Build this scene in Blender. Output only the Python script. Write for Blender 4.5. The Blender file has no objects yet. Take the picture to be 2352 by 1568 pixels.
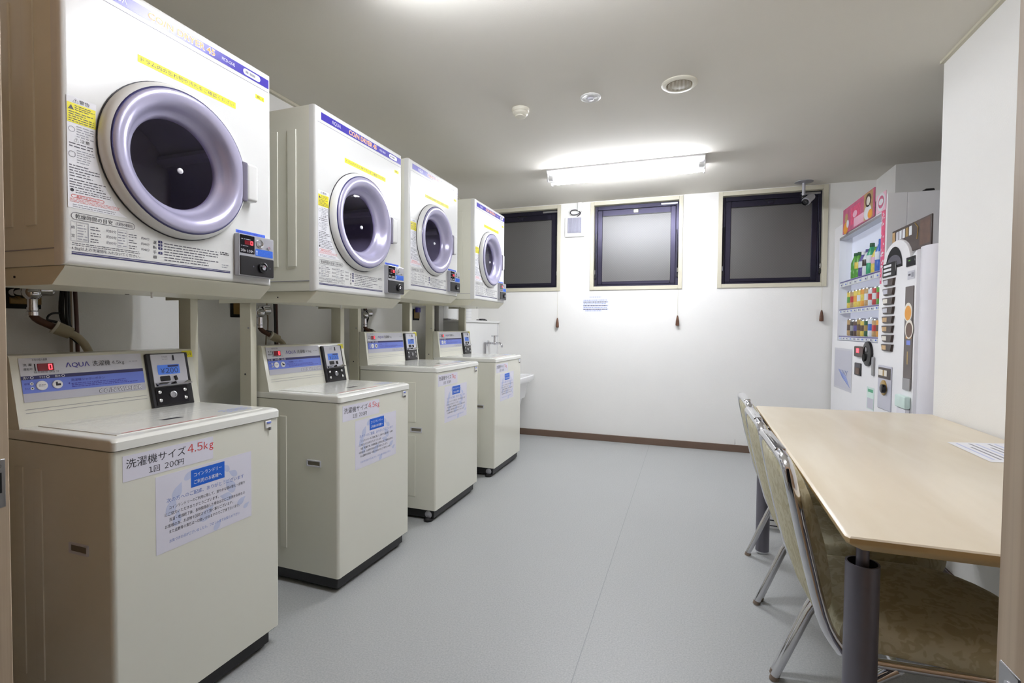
import bpy, bmesh, math, random
from mathutils import Vector, Matrix, Quaternion
PI = math.pi
S = bpy.context.scene
COL = S.collection
random.seed(7)

# ------------------------------------------------------------------ camera, world, exposure
F_PX, YAW, PITCH, ROLL, CAM_H = 1138.44, math.radians(19.4658), math.radians(1.5853), math.radians(-0.4900), 1.11
def camera():
    cd = bpy.data.cameras.new('camera'); co = bpy.data.objects.new('camera', cd); COL.objects.link(co)
    cd.sensor_fit = 'HORIZONTAL'; cd.sensor_width = 36.0; cd.lens = F_PX / 2352 * 36.0
    cd.clip_start = 0.02; cd.clip_end = 50
    fwd = Vector((-math.sin(YAW), math.cos(YAW), 0)); right = Vector((math.cos(YAW), math.sin(YAW), 0)); down = Vector((0, 0, -1))
    cp, sp = math.cos(PITCH), math.sin(PITCH)
    f2 = fwd * cp + down * sp; d2 = down * cp - fwd * sp
    cr, sr = math.cos(ROLL), math.sin(ROLL)
    r3 = right * cr + d2 * sr; d3 = d2 * cr - right * sr
    m = Matrix((r3, -d3, -f2)).transposed().to_4x4(); m.translation = (0, 0, CAM_H)
    co.matrix_world = m; S.camera = co
camera()
W = bpy.data.worlds.new('world'); S.world = W; W.use_nodes = True
W.node_tree.nodes['Background'].inputs[0].default_value = (0.75, 0.72, 0.66, 1)
W.node_tree.nodes['Background'].inputs[1].default_value = 0.01
S.view_settings.view_transform = 'Standard'; S.view_settings.look = 'None'
S.view_settings.gamma = 1.0; S.view_settings.use_curve_mapping = False
S.view_settings.exposure = 0.0
LAMP_POWER = (94.0, 127.0)  # emission strength of the tubes: lamp by the doorway, lamp by the windows
LAMPS = [(-0.50, 1.435), (-0.485, 3.92)]   # centres of the two ceiling fittings

# ------------------------------------------------------------------ materials
def lin(c):
    return tuple(((v / 255) / 12.92 if v / 255 <= .04045 else ((v / 255 + .055) / 1.055) ** 2.4) for v in c) + (1.0,)
M = {}
def mat(name, rgb, rough=.5, metal=0, spec=.5, var=.03, vs=8, bump=0, bs=60, emit=None, es=0, coat=0, trans=0, alpha=1):
    m = bpy.data.materials.new(name); m.use_nodes = True; M[name] = m
    nt = m.node_tree; P = nt.nodes['Principled BSDF']
    P.inputs['Roughness'].default_value = rough; P.inputs['Metallic'].default_value = metal
    P.inputs['Specular IOR Level'].default_value = spec; P.inputs['Coat Weight'].default_value = coat
    P.inputs['Transmission Weight'].default_value = trans; P.inputs['Alpha'].default_value = alpha
    base = lin(rgb); P.inputs['Base Color'].default_value = base
    tc = nt.nodes.new('ShaderNodeTexCoord')
    if var:
        n = nt.nodes.new('ShaderNodeTexNoise'); n.inputs['Scale'].default_value = vs; n.inputs['Detail'].default_value = 4
        nt.links.new(tc.outputs['Object'], n.inputs['Vector'])
        r = nt.nodes.new('ShaderNodeValToRGB')
        r.color_ramp.elements[0].position = .3; r.color_ramp.elements[1].position = .7
        r.color_ramp.elements[0].color = tuple(v * (1 - var) for v in base[:3]) + (1,)
        r.color_ramp.elements[1].color = tuple(min(1, v * (1 + var)) for v in base[:3]) + (1,)
        nt.links.new(n.outputs['Fac'], r.inputs['Fac']); nt.links.new(r.outputs['Color'], P.inputs['Base Color'])
    if bump:
        n2 = nt.nodes.new('ShaderNodeTexNoise'); n2.inputs['Scale'].default_value = bs; n2.inputs['Detail'].default_value = 3
        nt.links.new(tc.outputs['Object'], n2.inputs['Vector'])
        b = nt.nodes.new('ShaderNodeBump'); b.inputs['Strength'].default_value = bump; b.inputs['Distance'].default_value = .002
        nt.links.new(n2.outputs['Fac'], b.inputs['Height']); nt.links.new(b.outputs['Normal'], P.inputs['Normal'])
    if emit:
        P.inputs['Emission Color'].default_value = lin(emit); P.inputs['Emission Strength'].default_value = es
    return m
mat('wall_paint', (240, 239, 235), .75, var=.012, vs=3, bump=.25, bs=160, spec=.25)
mat('ceiling_paint', (222, 218, 208), .85, var=.012, vs=2, bump=.15, bs=200, spec=.2)
mat('enamel', (228, 227, 214), .2, var=.006, vs=3)
mat('enamel_front', (222, 222, 219), .22, var=.006, vs=3)
mat('stand_paint', (216, 213, 194), .38, var=.012, vs=6)
mat('black_plastic', (16, 15, 18), .35, var=.05)
mat('black_gloss', (12, 11, 17), .12, var=.02)
mat('grip_shade', (118, 111, 98), .7, var=.05)  # shade of the hand recess, painted on since no hollow is cut
mat('dark_gap', (14, 12, 10), .8, var=.05)
mat('navy', (62, 52, 158), .3, var=.02)
mat('navy_ink', (40, 38, 92), .5, var=.02)
mat('ink', (40, 38, 46), .6, var=.02)
mat('ink_soft', (84, 82, 92), .6, var=.02)
mat('ink_pale', (150, 150, 160), .6, var=.02)
mat('enamel_lid', (234, 234, 227), .12, var=.005, vs=3)
mat('ink_faint', (212, 211, 206), .5, var=.02)
mat('ink_red', (206, 62, 58), .6, var=.02)
mat('ink_blue', (118, 140, 205), .6, var=.02)
mat('orange_ink', (242, 152, 62), .4, var=.02)
mat('white_ink', (240, 240, 244), .4, var=.01)
mat('yellow_sticker', (240, 228, 40), .55, var=.02)
mat('paper', (226, 224, 236), .6, var=.01, spec=.2)
mat('paper_white', (238, 238, 242), .6, var=.01, spec=.2)
mat('drop_blue', (200, 206, 232), .6, var=.03)
mat('poster_blue', (18, 96, 206), .5, var=.02)
mat('label_blue', (70, 110, 222), .5, var=.02)
mat('panel_blue', (112, 132, 222), .35, var=.02)
mat('panel_grey', (206, 206, 214), .35, var=.01)
mat('panel_lilac', (196, 196, 208), .35, var=.01)
mat('door_silver', (184, 180, 206), .24, metal=.3, var=.01)
mat('chrome', (222, 222, 226), .1, metal=1, var=.01)
mat('steel', (176, 176, 180), .3, metal=1, var=.03)
mat('plate_grey', (178, 178, 184), .35, metal=.5, var=.02)
mat('drum_steel', (150, 146, 164), .45, metal=.2, var=.05)
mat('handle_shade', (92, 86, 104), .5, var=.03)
mat('lcd_blue', (76, 118, 204), .3, var=.02, emit=(60, 105, 200), es=.25)
mat('led_red', (255, 40, 50), .4, var=0, emit=(255, 52, 62), es=5)
mat('led_dark', (96, 8, 20), .25, var=.03, emit=(120, 0, 20), es=.2)
mat('lamp_body', (238, 238, 238), .4, var=.01)
mat('tube_glow_a', (255, 255, 255), .4, var=0, emit=(244, 247, 255), es=LAMP_POWER[0])
mat('tube_glow_b', (255, 255, 255), .4, var=0, emit=(244, 247, 255), es=LAMP_POWER[1])
mat('base_vinyl', (104, 84, 70), .5, var=.05)
mat('casing', (204, 199, 179), .45, var=.02)
mat('dark_alu', (50, 48, 62), .36, metal=.85, var=.04)
mat('brown_wood', (92, 58, 38), .5, var=.2, vs=30)
mat('brass_plate', (128, 100, 48), .45, metal=.3, var=.1)
mat('hose_grey', (176, 166, 138), .5, var=.03)
mat('cable_black', (18, 19, 18), .5, var=.05)
mat('cable_brown', (88, 58, 50), .5, var=.05)
mat('cable_tan', (150, 132, 110), .5, var=.05)
mat('ceramic', (236, 236, 236), .12, var=.005)
mat('white_plastic', (236, 236, 234), .35, var=.008)
mat('ivory_plastic', (226, 222, 206), .4, var=.01)
mat('grille_grey', (158, 158, 172), .5, var=.05)
mat('vent_taupe', (150, 138, 116), .6, var=.05)
mat('table_metal', (122, 120, 130), .4, metal=.6, var=.03)
mat('tan_edge', (206, 178, 126), .5, var=.06, vs=20)
mat('vend_white', (244, 243, 245), .3, var=.006)
mat('vend_lilac', (230, 228, 234), .35, var=.01)
mat('vend_inner', (206, 208, 220), .5, var=.01, emit=(216, 218, 236), es=.42)
mat('pink', (224, 92, 128), .5, var=.15, vs=40)
mat('pink_pale', (240, 190, 208), .5, var=.05)
mat('magenta', (200, 104, 136), .5, var=.15, vs=14)
mat('amber', (232, 160, 60), .5, var=.1)
mat('coffee', (96, 70, 56), .45, var=.2, vs=20)
mat('coffee_dark', (66, 54, 50), .4, var=.2, vs=20)
mat('cup_cream', (238, 232, 220), .4, var=.02)
mat('strip_brown', (92, 82, 80), .35, var=.1)
mat('bag_green', (214, 236, 228), .3, var=.05, vs=20)
mat('green', (92, 160, 60), .3, var=.2, vs=40)
mat('green_dark', (40, 92, 58), .3, var=.1)
mat('teal', (60, 168, 120), .3, var=.1)
mat('blue', (70, 110, 196), .3, var=.15, vs=40)
mat('violet', (96, 84, 150), .3, var=.2, vs=40)
mat('yellow', (232, 206, 92), .35, var=.15, vs=40)
mat('red', (196, 54, 58), .35, var=.1)
mat('tan', (196, 160, 110), .35, var=.2, vs=40)
mat('gold', (176, 146, 84), .3, metal=.4, var=.1)
mat('label_white', (232, 234, 238), .4, var=.05)
mat('rubber_red', (110, 26, 34), .6, var=.1)
mat('seal_dark', (70, 20, 28), .7, var=.1)
mat('chair_tip', (128, 112, 98), .5, var=.05)

def nodes(name, rough=.5):
    m = bpy.data.materials.new(name); m.use_nodes = True; M[name] = m
    nt = m.node_tree; P = nt.nodes['Principled BSDF']; P.inputs['Roughness'].default_value = rough
    tc = nt.nodes.new('ShaderNodeTexCoord')
    N = lambda t, **k: [nt.nodes.new(t)][0]
    return m, nt, P, tc
def ramp(nt, stops):
    r = nt.nodes.new('ShaderNodeValToRGB'); e = r.color_ramp.elements
    while len(e) < len(stops): e.new(.5)
    for x, (p, c) in zip(e, stops): x.position = p; x.color = lin(c)
    return r
def floor_mat():
    m, nt, P, tc = nodes('floor_vinyl', .42)
    n = nt.nodes.new('ShaderNodeTexNoise'); n.inputs['Scale'].default_value = 170; n.inputs['Detail'].default_value = 5; n.inputs['Roughness'].default_value = .75
    nt.links.new(tc.outputs['Object'], n.inputs['Vector'])
    r = ramp(nt, [(.3, (152, 154, 154)), (.5, (170, 172, 171)), (.72, (188, 189, 187))]); nt.links.new(n.outputs['Fac'], r.inputs['Fac'])
    sx = nt.nodes.new('ShaderNodeSeparateXYZ'); nt.links.new(tc.outputs['Object'], sx.inputs[0])
    last = r.outputs['Color']
    for x0 in (-0.324, 1.496, -2.144):        # welded seams between the vinyl sheets
        a = nt.nodes.new('ShaderNodeMath'); a.operation = 'SUBTRACT'; a.inputs[1].default_value = x0; nt.links.new(sx.outputs['X'], a.inputs[0])
        b = nt.nodes.new('ShaderNodeMath'); b.operation = 'ABSOLUTE'; nt.links.new(a.outputs[0], b.inputs[0])
        c = nt.nodes.new('ShaderNodeMath'); c.operation = 'LESS_THAN'; c.inputs[1].default_value = .0016; nt.links.new(b.outputs[0], c.inputs[0])
        mx = nt.nodes.new('ShaderNodeMix'); mx.data_type = 'RGBA'; nt.links.new(c.outputs[0], mx.inputs['Factor'])
        nt.links.new(last, mx.inputs['A']); mx.inputs['B'].default_value = lin((148, 150, 150)); last = mx.outputs['Result']
    nt.links.new(last, P.inputs['Base Color'])
    n3 = nt.nodes.new('ShaderNodeTexNoise'); n3.inputs['Scale'].default_value = 1.6; n3.inputs['Detail'].default_value = 3
    nt.links.new(tc.outputs['Object'], n3.inputs['Vector'])
    mr = nt.nodes.new('ShaderNodeMapRange'); mr.inputs['To Min'].default_value = .36; mr.inputs['To Max'].default_value = .5
    nt.links.new(n3.outputs['Fac'], mr.inputs['Value']); nt.links.new(mr.outputs[0], P.inputs['Roughness'])
    b = nt.nodes.new('ShaderNodeBump'); b.inputs['Strength'].default_value = .12; b.inputs['Distance'].default_value = .001
    nt.links.new(n.outputs['Fac'], b.inputs['Height']); nt.links.new(b.outputs['Normal'], P.inputs['Normal'])
floor_mat()
def wood(name, c0, c1, axis, rough, sc=(60, 60, 1.2), blotch=None):
    m, nt, P, tc = nodes(name, rough)
    mp = nt.nodes.new('ShaderNodeMapping'); mp.inputs['Scale'].default_value = sc
    nt.links.new(tc.outputs['Object'], mp.inputs['Vector'])
    n = nt.nodes.new('ShaderNodeTexNoise'); n.inputs['Scale'].default_value = 1; n.inputs['Detail'].default_value = 5; n.inputs['Distortion'].default_value = .4
    nt.links.new(mp.outputs[0], n.inputs['Vector'])
    r = ramp(nt, [(.32, c0), (.68, c1)]); nt.links.new(n.outputs['Fac'], r.inputs['Fac'])
    nt.links.new(r.outputs['Color'], P.inputs['Base Color'])
wood('jamb_wood', (170, 146, 120), (200, 180, 154), 'z', .5, (70, 70, 1.5))
wood('bounce_brown', (134, 106, 76), (158, 128, 96), 'z', .5, (50, 50, 1.5))  # brown of the unseen front wall, chosen to dim bounce onto the first washer
wood('maple', (222, 208, 182), (236, 225, 204), 'y', .31, (7, 1.3, 7))
def brocade():
    m, nt, P, tc = nodes('brocade', .75)
    n = nt.nodes.new('ShaderNodeTexNoise'); n.inputs['Scale'].default_value = 26; n.inputs['Detail'].default_value = 2; n.inputs['Distortion'].default_value = 1.1
    v = nt.nodes.new('ShaderNodeTexVoronoi'); v.inputs['Scale'].default_value = 24; v.feature = 'SMOOTH_F1'
    va = nt.nodes.new('ShaderNodeVectorMath'); va.operation = 'MULTIPLY_ADD'; va.inputs[1].default_value = (.06, .06, .06); nt.links.new(n.outputs['Color'], va.inputs[0]); nt.links.new(tc.outputs['Object'], va.inputs[2])
    nt.links.new(tc.outputs['Object'], n.inputs['Vector']); nt.links.new(va.outputs[0], v.inputs['Vector'])
    w = nt.nodes.new('ShaderNodeMath'); w.operation = 'MULTIPLY'; w.inputs[1].default_value = 17; nt.links.new(v.outputs['Distance'], w.inputs[0])
    s = nt.nodes.new('ShaderNodeMath'); s.operation = 'SINE'; nt.links.new(w.outputs[0], s.inputs[0])
    mr = nt.nodes.new('ShaderNodeMapRange'); mr.inputs['From Min'].default_value = -1; nt.links.new(s.outputs[0], mr.inputs['Value'])
    r = ramp(nt, [(.3, (196, 188, 153)), (.65, (213, 207, 179))]); nt.links.new(mr.outputs[0], r.inputs['Fac'])
    nt.links.new(r.outputs['Color'], P.inputs['Base Color'])
    b = nt.nodes.new('ShaderNodeBump'); b.inputs['Strength'].default_value = .2; b.inputs['Distance'].default_value = .001
    nt.links.new(mr.outputs[0], b.inputs['Height']); nt.links.new(b.outputs['Normal'], P.inputs['Normal'])
brocade()
def wire_glass():
    m, nt, P, tc = nodes('wire_glass', .42)
    mp = nt.nodes.new('ShaderNodeMapping'); mp.inputs['Rotation'].default_value = (0, PI / 4, 0); mp.inputs['Scale'].default_value = (1, 1, 1)
    nt.links.new(tc.outputs['Object'], mp.inputs['Vector'])
    sx = nt.nodes.new('ShaderNodeSeparateXYZ'); nt.links.new(mp.outputs[0], sx.inputs[0])
    outs = []
    for ax in ('X', 'Z'):
        a = nt.nodes.new('ShaderNodeMath'); a.operation = 'MULTIPLY'; a.inputs[1].default_value = 62; nt.links.new(sx.outputs[ax], a.inputs[0])
        b = nt.nodes.new('ShaderNodeMath'); b.operation = 'FRACT'; nt.links.new(a.outputs[0], b.inputs[0])
        c = nt.nodes.new('ShaderNodeMath'); c.operation = 'LESS_THAN'; c.inputs[1].default_value = .14; nt.links.new(b.outputs[0], c.inputs[0]); outs.append(c)
    mx = nt.nodes.new('ShaderNodeMath'); mx.operation = 'MAXIMUM'; nt.links.new(outs[0].outputs[0], mx.inputs[0]); nt.links.new(outs[1].outputs[0], mx.inputs[1])
    r = ramp(nt, [(0, (74, 72, 70)), (1, (64, 62, 61))]); nt.links.new(mx.outputs[0], r.inputs['Fac']); nt.links.new(r.outputs['Color'], P.inputs['Base Color'])
    P.inputs['Specular IOR Level'].default_value = 1.0
    n = nt.nodes.new('ShaderNodeTexNoise'); n.inputs['Scale'].default_value = 260; nt.links.new(tc.outputs['Object'], n.inputs['Vector'])
    b = nt.nodes.new('ShaderNodeBump'); b.inputs['Strength'].default_value = .32; b.inputs['Distance'].default_value = .002
    nt.links.new(n.outputs['Fac'], b.inputs['Height']); nt.links.new(b.outputs['Normal'], P.inputs['Normal'])
wire_glass()
def glassy(name, tint, refl):
    m = bpy.data.materials.new(name); m.use_nodes = True; M[name] = m; nt = m.node_tree
    for n in list(nt.nodes): nt.nodes.remove(n)
    o = nt.nodes.new('ShaderNodeOutputMaterial'); t = nt.nodes.new('ShaderNodeBsdfTransparent'); g = nt.nodes.new('ShaderNodeBsdfGlossy')
    t.inputs[0].default_value = tint + (1,); g.inputs['Roughness'].default_value = .03
    lw = nt.nodes.new('ShaderNodeLayerWeight'); lw.inputs[0].default_value = .5
    pw = nt.nodes.new('ShaderNodeMath'); pw.operation = 'POWER'; pw.inputs[1].default_value = 5; nt.links.new(lw.outputs['Facing'], pw.inputs[0])
    f = nt.nodes.new('ShaderNodeMath'); f.operation = 'MULTIPLY_ADD'; f.inputs[1].default_value = refl * 12; f.inputs[2].default_value = refl; nt.links.new(pw.outputs[0], f.inputs[0])
    x = nt.nodes.new('ShaderNodeMixShader'); nt.links.new(f.outputs[0], x.inputs[0]); nt.links.new(t.outputs[0], x.inputs[1]); nt.links.new(g.outputs[0], x.inputs[2])
    nt.links.new(x.outputs[0], o.inputs[0])
glassy('smoked_glass', (.84, .8, .92), .04)
glassy('clear_glass', (.94, .96, .97), .012)

# ------------------------------------------------------------------ mesh builder
TXT = {}
def text_geo(s, bold=0.0, shear=0.0):
    k = (s, bold, shear)
    if k not in TXT:
        cu = bpy.data.curves.new('lettering', 'FONT'); cu.body = s; cu.size = 1; cu.resolution_u = 2; cu.offset = bold; cu.shear = shear
        o = bpy.data.objects.new('lettering', cu); me = o.to_mesh()
        v = [tuple(x.co[:2]) for x in me.vertices]; f = [tuple(q.vertices) for q in me.polygons]
        o.to_mesh_clear(); bpy.data.objects.remove(o); bpy.data.curves.remove(cu)
        xs = [a for a, b in v] or [0, 1]
        TXT[k] = (v, f, min(xs), max(xs))
    return TXT[k]

class B:
    def __init__(s): s.bm = bmesh.new(); s.mats = []; s.wn = False; s.xf = None
    def mi(s, m):
        if m not in s.mats: s.mats.append(m)
        return s.mats.index(m)
    def V(s, co):
        return s.bm.verts.new(s.xf @ Vector(co) if s.xf else co)
    def F(s, vs, m):
        try: f = s.bm.faces.new(vs)
        except ValueError: return None
        f.material_index = s.mi(m); f.smooth = True; return f
    def _merge(s, t, m, M4=None):
        mp = {}
        for v in t.verts: mp[v] = s.V(M4 @ v.co if M4 else v.co)
        for f in t.faces: s.F([mp[v] for v in f.verts], m)
        t.free()
    def box(s, x0, x1, y0, y1, z0, z1, m, bev=0, seg=2, rot=None, piv=None):
        t = bmesh.new(); bmesh.ops.create_cube(t, size=1)
        for v in t.verts: v.co = Vector(((x0 + x1) / 2 + v.co.x * (x1 - x0), (y0 + y1) / 2 + v.co.y * (y1 - y0), (z0 + z1) / 2 + v.co.z * (z1 - z0)))
        if bev:
            bev = min(bev, .49 * min(abs(x1 - x0), abs(y1 - y0), abs(z1 - z0)))
            bmesh.ops.bevel(t, geom=list(t.edges), offset=bev, segments=seg, affect='EDGES', profile=.5); s.wn = True
        M4 = None
        if rot:
            c = Vector(piv if piv else ((x0 + x1) / 2, (y0 + y1) / 2, (z0 + z1) / 2))
            M4 = Matrix.Translation(c) @ rot.to_4x4() @ Matrix.Translation(-c)
        s._merge(t, m, M4); return s
    def loft(s, loops, m, c0=False, c1=False, mats=None):
        L = [[s.V(p) for p in lp] for lp in loops]; n = len(L[0])
        for k in range(len(L) - 1):
            mm = mats[k] if mats else m
            for i in range(n): s.F([L[k][i], L[k][(i + 1) % n], L[k + 1][(i + 1) % n], L[k + 1][i]], mm)
        if c0: s.F(L[0][::-1], mats[0] if mats else m)
        if c1: s.F(L[-1], mats[-1] if mats else m)
        return s
    def lathe(s, c, ax, prof, m, n=32, mats=None, cap=True):
        c = Vector(c); ax = Vector(ax).normalized()
        u = ax.orthogonal().normalized(); w = ax.cross(u)
        loops = [[c + ax * h + (u * math.cos(2 * PI * i / n) + w * math.sin(2 * PI * i / n)) * max(r, 1e-5) for i in range(n)] for r, h in prof]
        return s.loft(loops, m, cap, cap, mats)
    def cyl(s, p0, p1, r, m, n=16, r2=None):
        d = Vector(p1) - Vector(p0); return s.lathe(p0, d, [(r, 0), (r if r2 is None else r2, d.length)], m, n)
    def ball(s, c, r, m, n=16, sc=1.0, ax=(0, 0, 1)):
        return s.lathe(c, ax, [(r * math.sin(PI * k / 10), -r * sc * math.cos(PI * k / 10)) for k in range(11)], m, n)
    def tube(s, pts, r, m, n=10, cap=True, smooth=0, flat=None):
        P = [Vector(p) for p in pts]
        for _ in range(smooth):
            Q = [P[0]]
            for a, b in zip(P, P[1:]): Q += [a * .75 + b * .25, a * .25 + b * .75]
            P = Q + [P[-1]]
        T = []
        for i in range(len(P)):
            d = (P[min(i + 1, len(P) - 1)] - P[max(i - 1, 0)]); T.append(d.normalized())
        u = T[0].orthogonal().normalized()
        if abs(T[0].z) < .9: u = (Vector((0, 0, 1)) - T[0] * T[0].z).normalized()
        loops = []
        for i, p in enumerate(P):
            if i: u = (T[i - 1].rotation_difference(T[i]) @ u); u = (u - T[i] * u.dot(T[i])).normalized()
            w = T[i].cross(u); R = r[i] if isinstance(r, (list, tuple)) else r
            loops.append([p + (u * math.cos(2 * PI * k / n) + w * math.sin(2 * PI * k / n)) * R for k in range(n)])
        return s.loft(loops, m, cap, cap)
    def poly(s, pts, m): s.F([s.V(p) for p in pts], m); return s
    # flat things on a +X face
    def qx(s, x, y0, y1, z0, z1, m): return s.poly([(x, y0, z0), (x, y1, z0), (x, y1, z1), (x, y0, z1)], m)
    def rx(s, x, y0, y1, z0, z1, r, m, n=5): return s.poly([(x, y, z) for y, z in rr(y0, y1, z0, z1, r, n)], m)
    def dx(s, x, y, z, r, m, n=24): return s.poly([(x, y + r * math.cos(2 * PI * i / n), z + r * math.sin(2 * PI * i / n)) for i in range(n)], m)
    def ox(s, x, y0, y1, z0, z1, r, t, m, n=5):
        a = [(x, y, z) for y, z in rr(y0, y1, z0, z1, r, n)]; b = [(x, y, z) for y, z in rr(y0 + t, y1 - t, z0 + t, z1 - t, max(r - t, 1e-4), n)]
        return s.loft([a, b], m)
    def text(s, t, o, u, v, h, m, w=None, al='L', bold=0.0, shear=0.0):
        vs, fs, x0, x1 = text_geo(t, bold, shear); o = Vector(o); u = Vector(u); v = Vector(v)
        sx = h if w is None else w / max(x1 - x0, 1e-4)
        off = {'L': 0, 'C': -(x1 - x0) / 2, 'R': -(x1 - x0)}[al]
        q = [s.V(o + u * ((a - x0 + off) * sx) + v * (b * h)) for a, b in vs]
        for f in fs: s.F([q[i] for i in f], m)
        return s
    def tx(s, t, x, y, z, h, m, w=None, al='L', bold=0.0, shear=0.0):
        return s.text(t, (x, y, z), (0, 1, 0), (0, 0, 1), h, m, w, al, bold, shear)
    def num(s, t, x, y, z, h, m, al='L'):
        parts = []; w = 0
        for c in t:
            g = chr(ord(c) + 0xFEE0) if c.isdigit() else '￥' if c == '¥' else c
            _, _, a, e = text_geo(g); parts.append((g, w)); w += (e - a) + .11
        for g, p in parts: s.tx(g, x, y + (p - (w - .11) * {'L': 0, 'C': .5, 'R': 1}[al]) * h, z, h, m)
        return s
    def rows(s, x, y0, y1, z0, z1, n, m, seed=1, fill=.34):
        R = random.Random(seed); dz = (z1 - z0) / n                       # fine print too small to read
        for k in range(n):
            z = z1 - (k + 1) * dz; y = y0; e = y1 - (R.random() * .35 * (y1 - y0) if R.random() < .4 else 0)
            while y < e - .001:
                l = min(R.uniform(.6, 2.2) * dz, e - y); s.qx(x, y, y + l, z + dz * .2, z + dz * (.2 + fill), m); y += l + dz * R.uniform(.2, .5)
        return s
    def done(s, name, parent=None, kind=None, label=None, loc=None):
        bm = s.bm
        bm.normal_update()
        for e in bm.edges:
            if len(e.link_faces) == 2 and e.calc_face_angle(0) > .66: e.smooth = False
        me = bpy.data.meshes.new(name); bm.to_mesh(me); bm.free()
        for k in s.mats: me.materials.append(M[k])
        o = bpy.data.objects.new(name, me); COL.objects.link(o)
        if parent: o.parent = parent
        if loc: o.location = loc
        if s.wn: w = o.modifiers.new('normals', 'WEIGHTED_NORMAL'); w.keep_sharp = True
        if kind: o['kind'] = kind
        if label: o['label'] = label
        return o
def rr(y0, y1, z0, z1, r, n=5):
    out = []
    for cy, cz, a in ((y1 - r, z0 + r, -PI / 2), (y1 - r, z1 - r, 0), (y0 + r, z1 - r, PI / 2), (y0 + r, z0 + r, PI)):
        for k in range(n + 1): t = a + PI / 2 * k / n; out.append((cy + r * math.cos(t), cz + r * math.sin(t)))
    return out
def thing(name, label, cat, loc=(0, 0, 0), rz=0, group=None, kind=None):
    o = bpy.data.objects.new(name, None); COL.objects.link(o); o.location = loc; o.rotation_euler = (0, 0, rz)
    o.empty_display_size = .1
    if kind: o['kind'] = kind
    if label: o['label'] = label; o['category'] = cat
    if group: o['group'] = group
    return o
def tag(o, label, cat, group=None):
    o['label'] = label; o['category'] = cat
    if group: o['group'] = group
    return o
def kids(o): return [c for c in bpy.data.objects if c.parent == o]
def dup(root, loc, rz, label, skip=()):
    def cp(o, par):
        c = o.copy(); COL.objects.link(c); c.parent = par
        for k in kids(o): cp(k, c)
        return c
    r = cp(root, None); r.location = loc; r.rotation_euler = (0, 0, rz); r['label'] = label
    return r
R3 = lambda a, ax: Matrix.Rotation(a, 3, ax)

# ------------------------------------------------------------------ room shell
XL, XR, YN, YF, ZC = -2.118, 1.10, .5, 4.903, 2.36
WIN = [(-2.085, -1.22), (-.92, -.055), (.248, 1.113)]; WZ0, WZ1 = 1.487, 2.352
b = B(); b.box(XL - .1, 2.1, -1.0, YF + .12, -.1, 0, 'floor_vinyl'); b.done('floor', kind='structure')
b = B(); b.box(XL - .1, 2.1, YN - .12, YF + .12, ZC, ZC + .1, 'ceiling_paint'); b.done('ceiling', kind='structure')
b = B(); b.box(XL - .1, XL, YN - .12, YF + .12, 0, ZC, 'wall_paint'); b.done('wall_left', kind='structure')
b = B()
b.box(XL, 2.1, YF, YF + .12, 0, WZ0, 'wall_paint'); b.box(XL, 2.1, YF, YF + .12, WZ1, ZC, 'wall_paint')
xs = [XL] + [v for w in WIN for v in w] + [2.1]
for k in range(0, len(xs), 2): b.box(xs[k], xs[k + 1], YF, YF + .12, WZ0, WZ1, 'wall_paint')
b.poly([(.418, YF - .0008, .062), (.432, YF - .0008, .07), (.428, YF - .0008, .115), (.424, YF - .0008, .118)], 'ink_faint'); b.done('wall_far', kind='structure')
b = B(); b.box(XR, 2.0, YN - .12, 2.86, 0, ZC, 'wall_paint'); b.done('wall_right', kind='structure')
b = B(); b.box(2.0, 2.1, 2.86, YF, 0, ZC, 'wall_paint'); b.done('wall_alcove', kind='structure')
b = B(); b.box(1.455, 2.0, 4.50, YF, 0, ZC, 'wall_paint'); b.done('wall_pillar', kind='structure')
JL, JR = -1.073, .2385
b = B(); b.box(XL, JL - .1, YN - .09, YN - .01, 0, ZC, 'bounce_brown'); b.box(JR + .1, XR, YN - .09, YN - .01, 0, ZC, 'bounce_brown')
b.box(JL - .1, JR + .1, YN - .09, YN - .01, 2.04, ZC, 'bounce_brown'); b.done('wall_front', kind='structure')
for nm, x0, x1, f in (('trim_1', JL - .1, JL, JL), ('trim_2', JR, JR + .1, JR)):
    b = B(); b.box(x0, x1, YN - .045, YN, 0, 2.0, 'jamb_wood', .0015, 1)
    sgn = 1 if f == JL else -1
    b.box(*sorted((x0 + .012, x1 - .012)), YN - .1, YN - .045, 0, 2.0, 'seal_dark')
    o = b.done(nm, kind='structure')
    b = B()
    if f == JL:
        b.box(f - .003, f + .0012, .4775, .4945, .803, .884, 'steel', .001, 1); b.box(f - .01, f + .0016, .4775, .489, .828, .862, 'black_plastic')
        b.cyl((f, .486, .873), (f + .002, .486, .873), .003, 'chrome', 10)
    else:
        b.box(f - .0012, f + .003, .468, .4935, .70, .851, 'steel', .001, 1); b.cyl((f - .002, .481, .838), (f, .481, .838), .0035, 'chrome', 10); b.box(f - .0016, f + .01, .472, .489, .74, .80, 'black_plastic')
    b.done('strike_plate', o)
b = B(); b.box(JL - .1, JR + .1, YN - .1, YN, 2.0, 2.04, 'jamb_wood', .0015, 1); b.done('trim_3', kind='structure')
b = B(); b.box(XL, 1.455, YF - .012, YF, 0, .064, 'base_vinyl', .002, 1); b.done('baseboard_far', kind='structure')
b = B(); b.box(XR - .012, XR, YN, 2.86, 0, .064, 'base_vinyl', .002, 1); b.done('baseboard_right', kind='structure')
b = B(); b.box(XL, XL + .012, YN, 4.05, 0, .064, 'base_vinyl', .002, 1); b.done('baseboard_left', kind='structure')
# thin coving strip along the ceiling
b = B(); b.box(XL, XL + .02, YN, YF, ZC - .014, ZC, 'casing'); b.done('trim_4', kind='structure')
b = B(); b.box(XR - .016, XR, YN, 2.86, ZC - .012, ZC, 'casing'); b.done('trim_5', kind='structure')

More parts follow.
